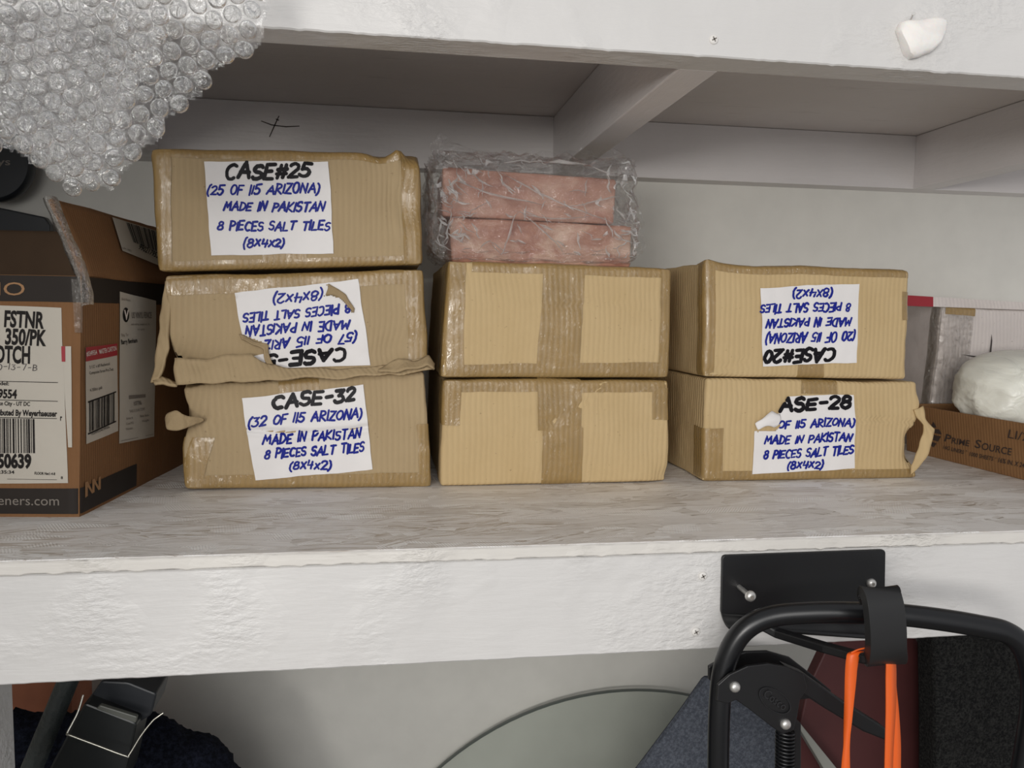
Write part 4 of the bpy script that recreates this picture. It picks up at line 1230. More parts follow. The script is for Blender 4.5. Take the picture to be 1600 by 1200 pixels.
# dark things behind it
bp = [atY(-60, 312, 0.602), atY(77, 346, 0.602)]
bk = prism('storage_lid', [(bp[0][0], 0.0), (bp[1][0], 0.0), (bp[1][0], bp[1][2]-0.004), (bp[1][0]-0.006, bp[1][2]+0.006), (bp[0][0], bp[0][2])], 0.602, 0.617, M_DARKPL, None, (bp[1][0]-0.1, 0.61, 0), 0.002)
tag(bk, 'dark flat panel standing behind the open brown carton, only its top edge showing', 'panel')
dc = atY(-17, 253, 0.595)
disc = lathe('round_plaque', (dc[0], YB, dc[2]), (0, -1, 0), [(0.052, 0), (0.0535, 0.003), (0.0535, 0.018), (0.050, 0.022), (0.02, 0.0225)], M_DARKPL, None, 56, base=(dc[0], YB, dc[2]))
tag(disc, 'black round disc with grey lettering, half out of frame below the bubble wrap', 'disc')
V, Fc = [], []
print_text(lambda q_: atY(q_[0], q_[1], YB-0.0233), 'lys', (-8, 258), (16, 258), 11, V, Fc, 0.01)
mesh('lettering', V, Fc, M_GREYPRINT, disc, smooth=False)

# ------------------------------------------------------------------ right: tray carton, white bundle, white carton
tp0 = np.array([0.782, 0.445, 0.0]); tp1 = np.array([0.7915, 0.10, 0.0])
td = (tp0-tp1)/np.linalg.norm(tp0-tp1); tn = np.array([td[1], -td[0], 0.0])
TRH = 0.0715
tray = thing('tray_carton', 'low brown carton tray with printed side at the right end of the shelf', 'box', tuple((tp0+tp1)/2+tn*0.15))
def tray_pt(a, n, z): return tp1+td*a+tn*n+np.array([-0.006*z/TRH*1.0, 0, z])
LT = np.linalg.norm(tp0-tp1); WT = 0.33; th = 0.004
def tray_body():
    v, f = [], []
    out = [(0, 0), (LT, 0), (LT, WT), (0, WT)]; inn = [(th, th), (LT-th, th), (LT-th, WT-th), (th, WT-th)]
    for a, n in out: v.append(tray_pt(a, n, 0))
    for a, n in out: v.append(tray_pt(a, n, TRH))
    for a, n in inn: v.append(tray_pt(a, n, TRH))
    for a, n in inn: v.append(tray_pt(a, n, th))
    f.append((3, 2, 1, 0))
    for i in range(4):
        k = (i+1) % 4
        f += [(i, k, 4+k, 4+i), (4+i, 4+k, 8+k, 8+i), (8+i, 8+k, 12+k, 12+i)]
    f.append((12, 13, 14, 15))
    o = mesh('tray_body', v, f, M_TRAY, tray, smooth=False); recalc(o); bevel(o, 0.0012); return o
trb = tray_body()
def trF(off):
    def g_(q_):
        d = ray(*q_); n_ = tn; t = ((tp1-CAM)@n_)/(d@n_); p = CAM+d*t
        for _ in range(3):   # follow the slight lean of the side
            lean = np.array([-0.006*p[2]/TRH, 0, 0]); t = ((tp1+lean-CAM)@n_)/(d@n_); p = CAM+d*t
        return p-tn*off
    return g_
V, Fc = [], []; g = trF(0.0006)
def sc_text(txt, p0, p1, h1, h2, b):
    """small capitals: first letters of words taller"""
    print_text(g, txt, p0, p1, h1, V, Fc, b)
print_text(g, 'P', (1475.5, 689), (1484.5, 692), 11.5, V, Fc, .015); print_text(g, 'RIME', (1487, 692.5), (1514.5, 697.5), 9, V, Fc, .015)
print_text(g, 'S', (1523, 699), (1532, 701), 12.5, V, Fc, .015); print_text(g, 'OURCE', (1533.5, 702), (1580, 711.5), 10.5, V, Fc, .015)
print_text(g, '16G LINERS', (1474, 701), (1506, 709.5), 5.5, V, Fc, .02)
print_text(g, '1000 SHEETS', (1515, 712), (1552, 720), 6, V, Fc, .02)
print_text(g, '16% IN. X 24%', (1560, 722), (1606, 732), 7, V, Fc, .02)
print_text(g, '*', (1508.5, 708), (1511.5, 708.5), 4, V, Fc, .05); print_text(g, '*', (1554.5, 719), (1557.5, 719.5), 4, V, Fc, .05)
print_text(g, 'LI/2', (1575, 684), (1607, 690), 13, V, Fc, .0)
mesh('print', V, Fc, M_STAMP, trb, smooth=False)
V, Fc = [], []
for (a, b) in ((0, 1), (1.25, 1.9)):
    pass
for q4 in ([(1459, 659), (1464, 668), (1454, 668), (1456, 664)], [(1455, 670), (1468, 671), (1472, 679), (1457, 676)], [(1457, 679), (1471, 682), (1466, 690), (1457, 687)], [(1456, 690), (1464, 693), (1459, 699), (1455, 696)]):
    rect_on(g, q4, V, Fc)
mesh('printed_emblem', V, Fc, M_STAMP, trb, smooth=False)
# white plastic-wrapped bundle resting in the tray
def bundle():
    c = atX(1555, 612, 0.895); cx, cy, cz = 0.899, 0.335, 0.094
    v, f = [], []; n, m = 72, 40
    for j in range(m+1):
        ph = -math.pi/2+math.pi*j/m
        for i in range(n):
            th_ = 2*math.pi*i/n
            ce = lambda x_, e: math.copysign(abs(x_)**e, x_)
            p = np.array([cx+0.112*ce(math.cos(ph), .75)*ce(math.cos(th_), .8), cy+0.075*ce(math.cos(ph), .75)*ce(math.sin(th_), .8), cz+0.062*ce(math.sin(ph), .8)])
            k = (abs(nz(p, 26, 2))*0.010+abs(nz(p*np.array([1, .4, 2]), 60, 5))*0.005)
            p[2] += k*math.cos(ph)*0.6+0.008*math.sin((p[1]-cy)*14); p[0] += -k*math.cos(th_); p[1] -= k*math.sin(th_)
            p[2] = max(p[2], 0.0055)
            v.append(p)
    for j in range(m):
        for i in range(n): f.append((j*n+i, j*n+(i+1) % n, (j+1)*n+(i+1) % n, (j+1)*n+i))
    o = mesh('wrapped_bundle', v, f, M_BUNDLE, None, base=(cx, cy, 0.006))
    return tag(o, 'puffy white plastic-wrapped bundle lying in the brown tray carton', 'bundle')
def bundle_mat():
    t = NT('milky_plastic'); b = t.b
    b.inputs['Base Color'].default_value = lin(236, 236, 226); b.inputs['Roughness'].default_value = 0.32
    b.inputs['Subsurface Weight'].default_value = 0.3; b.inputs['Subsurface Radius'].default_value = (.02, .02, .018)
    t.link(t.bump(t.noise(t.mapping((1, .35, 1)), 40, 3, .5, 1.0), 0.5, 0.008), b.inputs['Normal']); return t.m
M_BUNDLE = bundle_mat()
bundle()
# dusty white carton behind
wy = 0.462
wcage = {}
wf = {(0, 1): atY(1473, 479, wy), (1, 1): atY(1662, 489, wy), (1, 0): None, (0, 0): None}
wf[(0, 0)] = np.array([atY(1457, 640, wy)[0]-0.006, wy, 0.0]); wf[(1, 0)] = np.array([wf[(1, 1)][0], wy, 0.0])
for (u, v_), p in wf.items():
    wcage[(u, v_, 0)] = p
    wcage[(u, v_, 1)] = p+np.array([-0.0, 0.155, 0.012 if v_ else 0])
wcage[(0, 1, 1)] = wcage[(0, 1, 1)]+np.array([-0.02, 0, 0]); wcage[(0, 0, 1)] = wcage[(0, 0, 1)]+np.array([-0.02, 0, 0])
WC = Carton(None, 0, 0, 0, 0.004, 0.0012, 51.0, 0.002, [], cage=wcage)
tw = thing('carton', 'dusty white carton with tape at its corner, behind the white bundle at right', 'box', tuple(WC.base))
WC.body('carton_body', M_WCARD, tw)
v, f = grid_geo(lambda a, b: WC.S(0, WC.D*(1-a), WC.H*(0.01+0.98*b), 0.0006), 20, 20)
o = mesh('shaded_side', v, f, M_GCARD, tw); o['label'] = 'taped side of the carton, its shade put into the grey'
WC.tape('left', M_CLEARTAPE, tw, 0, 1, 0.055, 0.02, off=0.0012, name='clear_tape')
WC.tape('top', M_TAPE, tw, 0.02, 0.26, 0.012, 0.02, off=0.0016)
lidz = WC.H
lid = WC.strip('lid_edge', lambda a, b: (WC.W*(-0.02+1.0*a) if a > 0 else 0, 0.0, WC.H), 2, 1, M_WCARD, tw) if False else None
def lid_strip(x0, x1, mat, name, off):
    P = [atY(x0, 461.5+(x0-1420)*0.062, wy-0.002-off), atY(x1, 461.5+(x1-1420)*0.062, wy-0.002-off), atY(x1, 478+(x1-1420)*0.035, wy-0.004-off), atY(x0, 478+(x0-1420)*0.035, wy-0.004-off)]
    o_ = mesh(name, P, [(0, 1, 2, 3)], mat, tw, smooth=False); solidify(o_, 0.0025, 0); return o_
lid_strip(1400, 1640, M_WCARD, 'lid_flap', 0.0)
o = lid_strip(1400, 1458, M_RED, 'red_stripe', 0.0026); o.modifiers[0].thickness = 0.0006
o['label'] = 'red printed stripe'
# gap between the two front flaps of the carton: an upright slot strip
V, Fc = [], []
rect_on(lambda q_: WC.F('front', q_, 0.0014), [(1549, 520), (1550, 530), (1547, 560), (1544, 560)], V, Fc)
rect_on(lambda q_: WC.F('front', q_, 0.0014), [(1500, 550.5), (1545, 555), (1570, 561), (1570, 565)], V, Fc)
mesh('flap_gap', V, Fc, plain('dark_gap', (70, 64, 62), 0.8), tw, smooth=False)

# ------------------------------------------------------------------ bubble wrap over the upper rail
def bubble_wrap():
    root = thing('bubble_wrap', 'clear bubble wrap with torn edges hanging from the upper shelf at left', 'bubble wrap', (-0.2, 0.0, H+B4+0.013))
    outline1 = [(-40, -40), (432, -40), (424, 12), (414, 40), (409, 66), (396, 82), (372, 92), (352, 102), (328, 112), (312, 134), (309, 150), (288, 152), (272, 176), (256, 184), (258, 200), (246, 218), (226, 228), (206, 244), (196, 262), (180, 272), (170, 294), (158, 288), (140, 287), (112, 299), (100, 284), (78, 272), (62, 258), (46, 252), (26, 240), (14, 226), (-40, 214)]
    outline2 = [(-40, -40), (262, -40), (254, 30), (232, 90), (205, 140), (186, 190), (170, 232), (150, 270), (110, 282), (70, 268), (20, 232), (-40, 220)]
    outline3 = [(-40, -40), (180, -40), (190, 40), (170, 110), (120, 190), (60, 232), (-40, 215)]
    zt = H+B4+0.014
    for li, (outl, yb, rot, fold, pitch, rad) in enumerate(((outline1, -0.030, 0.30, 0.008, 0.0142, 0.0064), (outline2, -0.0120, 0.55, 0.007, 0.0142, 0.0064))):
        poly_px = ragged(outl, 6, li*7+1, 5)
        poly = [(lambda p: (p[0], p[2]))(atY(x, y, yb)) for x, y in poly_px]
        xs = [p[0] for p in poly]; zs = [p[1] for p in poly]
        def base(x, z, yb=yb, fold=fold, li=li):
            # height z may run past the shelf top: then fold over it
            d = nz((x, 0, z), 11, li*3.1)*fold*1.6+nz((x*1.2, 0, z), 38, li+7)*fold*0.45
            if z < H-0.01: d += (H-0.01-z)*0.10   # sways back under the rail
            y = yb+d
            lim = Y1-0.004-li*0.0
            if z > H-0.012: y = min(y, lim-0.002)
            return np.array([x, y, z])
        def normal(x, z):
            e = 0.0008
            a = base(x+e, z)-base(x-e, z); b = base(x, z+e)-base(x, z-e)
            n = np.cross(a, b); n /= np.linalg.norm(n)
            return n if n[1] < 0 else -n
        V, Fc = [], []; rim = set()
        # backing sheet
        step = 0.0024; ix = {}
        x0, x1, z0, z1 = min(xs), max(xs), min(zs), max(zs)
        nx, nzz = int((x1-x0)/step)+1, int((z1-z0)/step)+1
        def vid(i, j):
            if (i, j) not in ix: ix[(i, j)] = len(V); V.append(base(x0+i*step, z0+j*step))
            return ix[(i, j)]
        for i in range(nx):
            for j in range(nzz):
                if inside((x0+(i+.5)*step, z0+(j+.5)*step), poly): Fc.append((vid(i, j), vid(i+1, j), vid(i+1, j+1), vid(i, j+1)))
        # bubbles in a hexagonal pattern
        c, s_ = math.cos(rot), math.sin(rot); rg = random.Random(li)
        cx, cz = (x0+x1)/2, (z0+z1)/2; K = int(max(x1-x0, z1-z0)/pitch)+4
        seg = 18
        for a in range(-K, K+1):
            for b in range(-K, K+1):
                u = (a+0.5*(b % 2))*pitch; w = b*pitch*0.866
                x = cx+u*c-w*s_; z = cz+u*s_+w*c
                if not inside((x, z), poly): continue
                if z > z1-0.004: continue
                pc = base(x, z); n = normal(x, z)
                tx = np.cross(n, [0, 0, 1.0]); tx /= np.linalg.norm(tx); tz = np.cross(tx, n)
                sq = rg.uniform(.55, 1.0); k0 = len(V); ph = rg.uniform(0, 6.28); dm = rg.uniform(-.45, .2)
                prof = [(1.03, 0.0), (0.985, .22), (0.93, .66), (0.80, .93), (0.5, 1.0+0.3*dm), (0.2, 1+dm)]
                for (r_, h_) in prof:
                    for k in range(seg):
                        an = 2*math.pi*k/seg
                        wob = 1+0.10*math.sin(2*an+ph)*(1-r_*0.6)+0.09*math.sin(3*an+2*ph)*(1-r_)
                        hh = 0.0042*sq*h_*(1+(0.35*(1-r_))*math.sin(2*an+ph*1.7))
                        V.append(pc+tx*(rad*r_*math.cos(an)*wob)+tz*(rad*r_*math.sin(an)*wob)+n*(hh+0.0002))
                V.append(pc+n*(0.0042*sq*(1+dm)))
                for q_ in range(len(prof)-1):
                    for k in range(seg):
                        if q_ == 0: rim.add(len(Fc))
                        Fc.append((k0+q_*seg+k, k0+q_*seg+(k+1) % seg, k0+(q_+1)*seg+(k+1) % seg, k0+(q_+1)*seg+k))
                l0 = k0+(len(prof)-1)*seg
                for k in range(seg): Fc.append((l0+k, l0+(k+1) % seg, len(V)-1))
        # strip that carries on up and over the top of the shelf, out of the picture
        if li == 0:
            k0 = len(V); P = [(-0.032, z1-0.003), (-0.026, zt-0.01), (-0.006, zt+0.003), (0.03, zt+0.002), (0.12, zt)]
            xa, xb = x0+0.002, x1-0.004
            for (y, z) in P:
                for i in range(21): V.append(np.array([xa+(xb-xa)*i/20, y, z]))
            for j in range(len(P)-1):
                for i in range(20): Fc.append((k0+j*21+i, k0+j*21+i+1, k0+(j+1)*21+i+1, k0+(j+1)*21+i))
        o_ = mesh('bubble_sheet', V, Fc, [M_BUBBLE, M_RIM], root)
        o_.data.polygons.foreach_set('material_index', [1 if i in rim else 0 for i in range(len(Fc))])
bubble_wrap()

# ------------------------------------------------------------------ rock and nail on the upper rail
def rock():
    out = [(1397, 48), (1402, 38), (1420, 36), (1440, 33), (1462, 31), (1470, 34), (1468, 55), (1460, 74), (1448, 86), (1430, 92), (1418, 94), (1410, 88), (1405, 72)]
    P = [atY(x, y, Y1) for x, y in ragged(out, 0.8, 3, 6)]
    c = sum(P)/len(P); n = len(P); v, f = [], []
    prof = [(0.96, 0.0), (1.0, -0.005), (0.95, -0.009), (0.80, -0.011), (0.4, -0.012)]
    for r_, dy in prof:
        for p in P:
            q_ = c+(p-c)*r_; q_ = np.array([q_[0], Y1+dy, q_[2]])+(np.array(nzv(q_, 70, 4))*0.0022 if dy else 0)
            v.append(q_)
    for j in range(len(prof)-1):
        for i in range(n): f.append((j*n+i, j*n+(i+1) % n, (j+1)*n+(i+1) % n, (j+1)*n+i))
    f.append(tuple(range(n))); f.append(tuple((len(prof)-1)*n+i for i in range(n)))
    o = mesh('salt_rock', v, f, M_WSALT, None, base=(c[0], Y1, c[2]), auto=math.radians(40)); recalc(o)
    return tag(o, 'white lump of rock salt fixed to the front of the upper rail under a nail', 'rock')
rock()
na_, nb_ = atY(1425, 33, Y1), atY(1427.5, 21, Y1-0.012)
nl = thing('nail', 'bent grey nail in the upper rail just above the white rock', 'nail', tuple(na_))
tube('shank', [na_+np.array([0, 0.004, 0]), nb_], 0.0007, M_STEEL, nl, 8)
dirn = (nb_-na_)/np.linalg.norm(nb_-na_)
lathe('head', nb_, dirn, [(0.0017, -0.0004), (0.0017, 0.0005)], M_STEEL, nl, 14)

# ------------------------------------------------------------------ hook bracket
hb = thing('hook_bracket', 'black steel hook bracket screwed to the lower rail at right', 'hook', tuple(atY(1255, 915, 0.0)))
pp = [atY(x, y, -0.003) for x, y in [(1129, 868), (1384, 859), (1382, 978), (1127, 961)]]
def rounded(poly, r, n=5):
    out = []
    for i in range(len(poly)):
        p, a, b = [np.array(q_, float) for q_ in (poly[i], poly[i-1], poly[(i+1) % len(poly)])]
        u = (a-p)/np.linalg.norm(a-p); w = (b-p)/np.linalg.norm(b-p)
        for k in range(n+1):
            t = k/n; out.append((1-t)**2*(p+u*r)+2*t*(1-t)*p+t*t*(p+w*r))
    return out
prism('back_plate', rounded([(q_[0], q_[2]) for q_ in pp], 0.004), -0.003, 0.0006, M_BLACKM, hb, bev=0.0006)
# bent lower lip of the plate
bl, br_ = pp[3], pp[2]
v, f = [], []
for i in range(9):
    an = math.pi/2*i/8; dy, dz = 0.010*(1-math.cos(an)), -0.010*math.sin(an)
    for q_ in (bl, br_): v.append(np.array([q_[0]+(0.004 if q_ is bl else -0.004)*i/8, -0.003-dy, q_[2]+0.002+dz]))
f = [(2*i, 2*i+1, 2*i+3, 2*i+2) for i in range(8)]
o = mesh('lower_lip', v, f, M_BLACKM, hb); solidify(o, 0.003, 0)
armA = [atY(1190, 976, -0.012), atY(1215, 989, -0.018), atY(1290, 1012, -0.062), atY(1350, 1028, -0.088), atY(1385, 1030, -0.100)]
def bar(name, P, w, t, mat, parent, updir=(0, 0, 1)):
    v, f = [], []; up = np.array(updir, float)
    for i, p in enumerate(P):
        tg = P[min(i+1, len(P)-1)]-P[max(i-1, 0)]; tg /= np.linalg.norm(tg)
        u = up-tg*(up@tg); u /= np.linalg.norm(u); s_ = np.cross(tg, u)
        for a, b in ((-1, -1), (1, -1), (1, 1), (-1, 1)): v.append(p+s_*(a*t/2)+u*(b*w/2))
    n = len(P)
    for i in range(n-1):
        for k in range(4): f.append((i*4+k, i*4+(k+1) % 4, (i+1)*4+(k+1) % 4, (i+1)*4+k))
    f += [(3, 2, 1, 0), tuple((n-1)*4+k for k in range(4))]
    o_ = mesh(name, v, f, mat, parent, smooth=False); recalc(o_); bevel(o_, min(w, t)*0.2); return o_
bar('arm', armA, 0.0075, 0.010, M_BLACKM, hb)
# rubber-coated upturned tip
tc = [atY(1377, 929, -0.108), atY(1379, 960, -0.112), atY(1381, 1000, -0.112), atY(1381, 1028, -0.106)]
tipP = smooth_path([atY(1372, 932, -0.100), atY(1374, 926, -0.108), atY(1380, 945, -0.115), atY(1384, 985, -0.116), atY(1384, 1018, -0.112), atY(1384, 1030, -0.100), atY(1380, 1030, -0.085)], 16)
tip = bar('rubber_tip', tipP, 0.030, 0.008, M_RUBBER, hb, updir=(1, 0.0, 0)); tip.modifiers[0].segments = 4
tip.modifiers[0].width = 0.003; tip.data.polygons.foreach_set('use_smooth', [True]*len(tip.data.polygons)); tip.data.set_sharp_from_angle(angle=math.radians(40))
tip.modifiers[0].harden_normals = True
bp_ = atY(1361, 911, -0.003)
def panhead(name, c, r, parent, shaft=0.0, axis=(0, -1, 0)):
    prof = ([(r*0.45, -shaft), (r*0.45, -0.0005)] if shaft else [])+[(r, 0), (r*0.98, r*0.35), (r*0.72, r*0.72), (r*0.4, r*0.85)]
    s_ = lathe(name, c, axis, prof, M_STEEL, parent, 24)
    ax = np.array(axis, float); ax /= np.linalg.norm(ax)
    lathe('drive_recess', np.array(c)+ax*(r*0.86), axis, [(r*0.34, -0.0002), (r*0.34, 0.0002)], M_SLOT, s_, 6)
    return s_
panhead('screw', bp_, 0.0045, hb)
s0, s1 = atY(1155, 917, -0.003), atY(1172, 931, -0.026)
panhead('screw', s1, 0.0048, hb, np.linalg.norm(s1-s0)+0.002, tuple((s1-s0)))

# ------------------------------------------------------------------ folding frame hanging from the hook
ff = thing('folding_frame', 'black tubular steel folding frame with a spring, hanging from the hook', 'frame', tuple(atY(1378, 958, -0.085)))
tp = [(1121, 1290, -.05), (1122, 1200, -.05), (1124, 1110, -.05), (1130, 1050, -.05), (1146, 1006, -.052), (1172, 977, -.055), (1210, 962, -.058), (1270, 957, -.066), (1330, 957, -.074), (1400, 960, -.083), (1470, 968, -.091), (1530, 978, -.098), (1572, 988, -.103), (1598, 1010, -.106), (1612, 1050, -.107), (1614, 1100, -.107), (1606, 1160, -.107), (1594, 1230, -.106), (1580, 1300, -.105)]
tube('tube_frame', smooth_path([atY(*q_) for q_ in tp], 6), 0.0090, M_BLACKT, ff, 20)
gus = [(1120, 1096), (1122, 1070), (1140, 1054), (1168, 1041), (1200, 1037), (1230, 1042), (1256, 1053), (1262, 1075), (1250, 1095), (1246, 1120), (1240, 1142), (1224, 1148), (1206, 1136), (1170, 1108), (1150, 1094), (1138, 1100)]
gp = pxprism('gusset_plate', gus, -0.066, 0.003, M_BLACKM, ff, bev=0.0008)
pxprism('cross_bar', [(1225, 1040), (1258, 1054), (1320, 1098), (1384, 1138), (1386, 1158), (1350, 1144), (1290, 1108), (1256, 1086)], -0.059, 0.012, M_BLACKM, ff, bev=0.0015)
pxprism('gusset_plate', [(1108, 1062), (1108, 1042), (1130, 1030), (1165, 1019), (1200, 1018), (1235, 1028), (1266, 1052), (1300, 1080), (1280, 1090), (1200, 1100), (1130, 1085)], -0.030, 0.004, M_BLACKM, ff, bev=0.0008)
for (x, y) in ((1148, 1073), (1227, 1131)):
    p = atY(x, y, -0.066); lathe('rivet', p, (0, -1, 0), [(0.0046, -0.0005), (0.0045, 0.001), (0.0038, 0.0026), (0.002, 0.0036)], M_STEEL, ff, 24)
# embossed oval emblem with lettering, tilted
V, Fc = [], []
ec, ea, eb, et = (1211, 1095), 29, 16, math.radians(36)
def ering(k, n=48):
    return [(ec[0]+ea*k*math.cos(a)*math.cos(et)-eb*k*math.sin(a)*math.sin(et), ec[1]+ea*k*math.cos(a)*math.sin(et)+eb*k*math.sin(a)*math.cos(et)) for a in np.linspace(0, 2*math.pi, n+1)[:-1]]
n = 48
for (k, dy) in ((1.0, -0.0663), (0.975, -0.0672), (0.935, -0.0672), (0.91, -0.0663)):
    V += [atY(x, y, dy) for x, y in ering(k)]
for r_ in range(3):
    for i in range(n): Fc.append((r_*n+i, r_*n+(i+1) % n, (r_+1)*n+(i+1) % n, (r_+1)*n+i))
dv = np.array([math.cos(et), math.sin(et)])
base_ = np.array(ec)+np.array([-math.sin(et), math.cos(et)])*5
print_text(lambda q_: atY(q_[0], q_[1], -0.0671), 'Cosco', tuple(base_-dv*20), tuple(base_+dv*20), 13, V, Fc, 0.0)
mesh('oval_emblem', V, Fc, plain('embossed_black', (40, 40, 42), 0.3), gp, smooth=False)
sp0, sp1 = atY(1227, 1138, -0.060), atY(1224, 1330, -0.060)
hel = []
turns = 34
for i in range(turns*14+1):
    t = i/(turns*14); an = 2*math.pi*i/14; c_ = sp0*(1-t)+sp1*t
    hel.append(c_+np.array([0.0072*math.cos(an), 0.0072*math.sin(an), 0]))
tube('spring', hel, 0.0011, M_BLACKT, ff, 8)
pxprism('spring_channel', [(1236, 1120), (1252, 1130), (1252, 1300), (1236, 1300)], -0.052, 0.010, M_BLACKM, ff, bev=0.0008)

# orange strap looped over the hook arm
def strap():
    def rib(pts):   # list of (xL,xR,y,depthL,depthR)
        v = []
        for xl, xr, y, dl, dr in pts: v.append(atY(xl, y, dl)); v.append(atY(xr, y, dr))
        return v, [(2*i, 2*i+1, 2*i+3, 2*i+2) for i in range(len(pts)-1)]
    V, Fc = [], []
    def addr(pts):
        # smooth along
        n = 8; A = smooth_path([np.array(p) for p in pts], n); v, f = rib(A); k = len(V)
        V.extend(v); Fc.extend([tuple(k+i for i in q_) for q_ in f])
    addr([(1344, 1350, 1018, -.098, -.098), (1326, 1344, 1020, -.100, -.102), (1322, 1340, 1030, -.101, -.104), (1320, 1338, 1060, -.101, -.104), (1319, 1332, 1120, -.102, -.106), (1318, 1328, 1160, -.104, -.106), (1314, 1328, 1205, -.104, -.106), (1309, 1330, 1300, -.104, -.106)])
    addr([(1324, 1342, 1026, -.096, -.097), (1320, 1334, 1080, -.097, -.098), (1318, 1326, 1150, -.098, -.098), (1318, 1322, 1210, -.099, -.099), (1320, 1330, 1300, -.099, -.099)])
    addr([(1378, 1396, 1026, -.098, -.096), (1384, 1399, 1034, -.103, -.101), (1384, 1400, 1060, -.103, -.101), (1384, 1399, 1110, -.103, -.102), (1383, 1396, 1160, -.103, -.102), (1382, 1394, 1205, -.103, -.102), (1381, 1392, 1300, -.103, -.102)])
    addr([(1385, 1399, 1036, -.096, -.096), (1388, 1400, 1070, -.097, -.097), (1390, 1404, 1110, -.097, -.098), (1391, 1407, 1160, -.097, -.098), (1391, 1407, 1205, -.097, -.098), (1391, 1407, 1300, -.097, -.098)])
    addr([(1330, 1330, 1020, -.094, -.106), (1345, 1345, 1014, -.094, -.106), (1370, 1370, 1012, -.094, -.106), (1398, 1398, 1026, -.094, -.106)])
    o_ = mesh('strap', V, Fc, M_ORANGE, None, base=tuple(atY(1362, 1100, -.1))); solidify(o_, 0.0012, 0)
    return tag(o_, 'bright orange flat strap looped over the hook and hanging down', 'strap')
strap()

# ------------------------------------------------------------------ things under the shelf
def on_floor_poly(name, px, Y, thick, mat, label, cat, bev=0.002):
    P = [atY(x, y, Y) for x, y in px]
    c = (np.mean([p[0] for p in P]), Y+thick/2, FLOOR_Z)
    o_ = prism(name, [(p[0], p[2]) for p in P], Y, Y+thick, mat, None, c, bev)
    return tag(o_, label, cat)
def tofloor(px_top, Y, xl, xr):
    """outline given at the top in the picture, carried straight down to the floor"""
    P = [atY(x, y, Y) for x, y in px_top]
    return [(xl if xl is not None else P[0][0], FLOOR_Z)]+[(p[0], p[2]) for p in P]+[(xr if xr is not None else P[-1][0], FLOOR_Z)]
# maroon panel
mp_ = tofloor([(1238, 1290), (1240, 1180), (1262, 1075), (1292, 1012), (1318, 990), (1424, 984), (1476, 1072), (1478, 1290)], 0.12, None, None)
o = prism('maroon_panel', mp_, 0.12, 0.135, M_MAROON, None, (0.53, 0.128, FLOOR_Z), 0.002)
tag(o, 'dark maroon panel with cut corners standing behind the folding frame', 'panel')
gpn = tofloor([(1236, 1290), (1250, 1108), (1300, 985), (1432, 975), (1490, 1068), (1490, 1290)], 0.137, None, None)
o = prism('grey_board', gpn, 0.137, 0.150, M_GREYP, None, (0.53, 0.143, FLOOR_Z), 0.002)
tag(o, 'pale grey board edge showing just behind the maroon panel', 'board')
# pale slanted slat in front of the maroon panel
sl = [atY(1243, 1128, 0.09), atY(1252, 1132, 0.09), atY(1312, 1206, 0.09), atY(1392, 1310, 0.09), atY(1376, 1310, 0.09), atY(1290, 1206, 0.09)]
slb = [(p[0], p[2]) for p in sl]
slb = slb[:3]+[(sl[3][0]+0.47, FLOOR_Z), (sl[4][0]+0.46, FLOOR_Z)]+slb[5:]
o = prism('grey_lath', slb, 0.09, 0.104, M_GREYP, None, (0.8, 0.097, FLOOR_Z), 0.001)
tag(o, 'thin pale grey slat leaning right of the spring in front of the maroon panel', 'lath')
# black carpeted board
cb = tofloor([(1462, 1290), (1462, 1120), (1460, 1000), (1466, 940), (1700, 930)], 0.055, None, None)
o = prism('carpeted_panel', cb, 0.055, 0.085, M_CARPET, None, (0.72, 0.07, FLOOR_Z), 0.004)
tag(o, 'black carpet-covered board at far right under the shelf', 'panel')
# blue-grey fabric panel
dn = tofloor([(930, 1290), (1000, 1200), (1066, 1112), (1104, 1058), (1150, 1068), (1242, 1134), (1242, 1290)], 0.16, None, None)
dn[0] = (dn[1][0]-0.33, FLOOR_Z)
o = prism('fabric_panel', dn, 0.16, 0.172, M_DENIM, None, (0.3, 0.18, FLOOR_Z), 0.006)
tag(o, 'blue-grey fabric-covered slanted panel left of the black folding frame', 'panel')
# round glass top leaning on the wall, rim with a dark ground edge
gc = (0.4034, -0.4645); GR = 0.4845
def glass_disc():
    pts = [(685, 1200), (770, 1140), (850, 1103), (930, 1083), (1000, 1078), (1080, 1086)]
    P = np.array([atY(x, y, 0.63) for x, y in pts]); A = np.c_[2*P[:, 0], 2*P[:, 2], np.ones(6)]
    s_ = np.linalg.lstsq(A, P[:, 0]**2+P[:, 2]**2, rcond=None)[0]; cx, cz = s_[0], s_[1]; r = math.sqrt(s_[2]+cx*cx+cz*cz)
    # leaned: keep the top of the arc, let the disc stand on the floor
    top = cz+r; r2 = r
    return cx, top, r, r2
gx, gtop, grr, gr2 = glass_disc()
rt = thing('glass_tabletop', 'round clear glass tabletop standing against the wall under the shelf', 'glass', (gx, 0.63, FLOOR_Z))
n = 120
prof = []
def ell(k, y): return [(gx+grr*k*math.cos(a), y, (gtop+FLOOR_Z)/2+gr2*k*math.sin(a)) for a in np.linspace(0, 2*math.pi, n+1)[:-1]]
v = ell(0.996, 0.628)+ell(0.996, 0.636); f = [tuple(range(n)), tuple(range(2*n-1, n-1, -1))]
mesh('pane', v, f, M_GLASS, rt, smooth=False)
v = ell(0.996, 0.6275)+ell(1.0, 0.629)+ell(1.0, 0.635)+ell(0.996, 0.6365)
f = [(j*n+i, j*n+(i+1) % n, (j+1)*n+(i+1) % n, (j+1)*n+i) for j in range(3) for i in range(n)]
mesh('ground_edge', v, f, M_GLASSEDGE, rt)

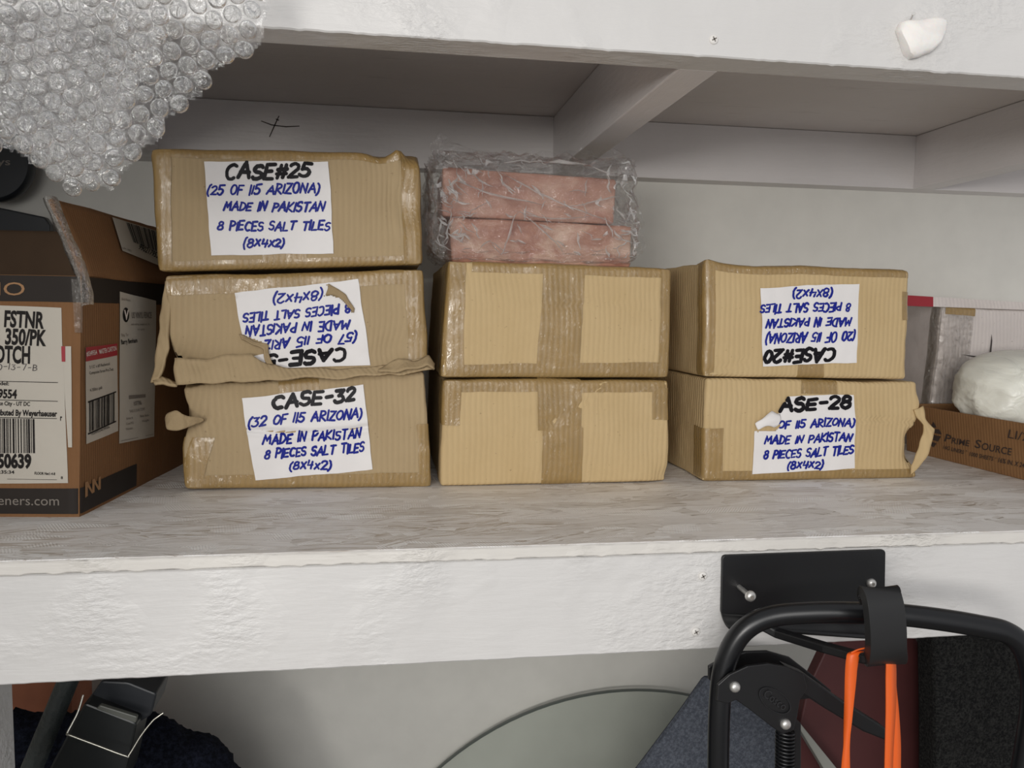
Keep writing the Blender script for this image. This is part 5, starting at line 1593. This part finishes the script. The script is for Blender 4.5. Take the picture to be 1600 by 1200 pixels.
# lower left: navy fleece heap, black work lamp with wire bail, orange-brown cloth, grey wrapped pole
def heap(name, prof_px, Y0, depth, mat, label, cat, seed):
    """heap whose skyline follows picture points, rounded in depth, standing on the floor"""
    sky = [atY(x, y, Y0+depth*0.5) for x, y in prof_px]
    xs_ = [p[0] for p in sky]; zs_ = [p[2] for p in sky]
    nx_, ny_ = 90, 36
    def fn(a, b):
        x = xs_[0]+(xs_[-1]-xs_[0])*a
        zt_ = float(np.interp(x, xs_, zs_))
        th_ = math.pi*b; hgt = (zt_-FLOOR_Z)*(math.sin(th_)**0.35 if 0 < b < 1 else 0)
        p = np.array([x, Y0+depth*(0.5-0.5*math.cos(th_)), FLOOR_Z+hgt])
        if 0 < b < 1:
            p += np.array(nzv(p, 28, seed))*0.008+np.array(nzv(p, 160, seed))*0.0035
        return p
    v, f = grid_geo(fn, nx_, ny_)
    o_ = mesh(name, v, f, mat, None, base=((xs_[0]+xs_[-1])/2, Y0+depth/2, FLOOR_Z))
    return tag(o_, label, cat)
heap('fleece_heap', [(6, 1330), (8, 1112), (60, 1116), (150, 1120), (220, 1112), (250, 1124), (290, 1138), (330, 1160), (356, 1184), (372, 1212), (420, 1330)], 0.28, 0.22, M_NAVY, 'dark navy fuzzy fleece heaped under the left end of the shelf', 'blanket', 2)
rbp = [atY(x, y, 0.50) for x, y in [(-20, 1300), (-20, 1040), (118, 1040), (108, 1085), (100, 1300)]]
o = prism('rust_cushion', [(rbp[0][0], FLOOR_Z)]+[(p[0], p[2]) for p in rbp[1:4]]+[(rbp[4][0], FLOOR_Z)], 0.515, 0.60, M_RUST, None, ((rbp[0][0]+rbp[4][0])/2, 0.55, FLOOR_Z), 0.012)
tag(o, 'orange-brown cloth bundle behind the navy fleece at the lower left corner', 'cloth')
p0, p1 = atY(112, 1050, 0.255), atY(48, 1205, 0.255)
dd = (p1-p0)/np.linalg.norm(p1-p0); kk = (FLOOR_Z-p0[2])/dd[2]*0.999
pe = p0+dd*kk
tube('wrapped_pole', [p0-dd*0.03, p0, p0+dd*0.1, p0+dd*0.3, p0+dd*0.6, pe], [0.011, 0.011, 0.0115, 0.011, 0.011, 0.011], plain('grey_pole_wrap', (74, 80, 80), 0.3, bump=(90, 0.8, 0.004)), None, 16, base=tuple(pe))
tag(bpy.data.objects['wrapped_pole'], 'dark grey plastic-wrapped pole slanting beside the black work lamp', 'pole')
wl = thing('work_lamp', 'black boxy work lamp with a bent wire stand, tilted under the shelf at left', 'lamp', tuple(atY(160, 1160, 0.22)))
pxprism('lamp_body', rounded([(132, 1098), (214, 1130), (190, 1235), (70, 1215)], 6), 0.205, 0.055, plain('lamp_black', (26, 29, 30), 0.35), wl, bev=0.004)
pxprism('lamp_head', rounded([(158, 1064), (200, 1066), (245, 1084), (236, 1118), (216, 1130), (134, 1100)], 5), 0.225, 0.055, M_DARKPL, wl, bev=0.004)
pxprism('grey_hinge', [(156, 1102), (214, 1120), (212, 1130), (150, 1108)], 0.199, 0.006, plain('hinge_grey', (92, 94, 88), 0.4), wl, bev=0.001)
wire = smooth_path([atY(130, 1086, 0.20), atY(122, 1112, 0.195), atY(112, 1132, 0.19), atY(105, 1146, 0.186), atY(110, 1149, 0.185), atY(150, 1164, 0.185), atY(196, 1181, 0.185), atY(202, 1179, 0.186), atY(220, 1150, 0.19), atY(238, 1127, 0.193), atY(248, 1119, 0.194), atY(255, 1114, 0.195)], 5)
tube('wire_stand', wire, 0.0011, M_WIRE, wl, 8)
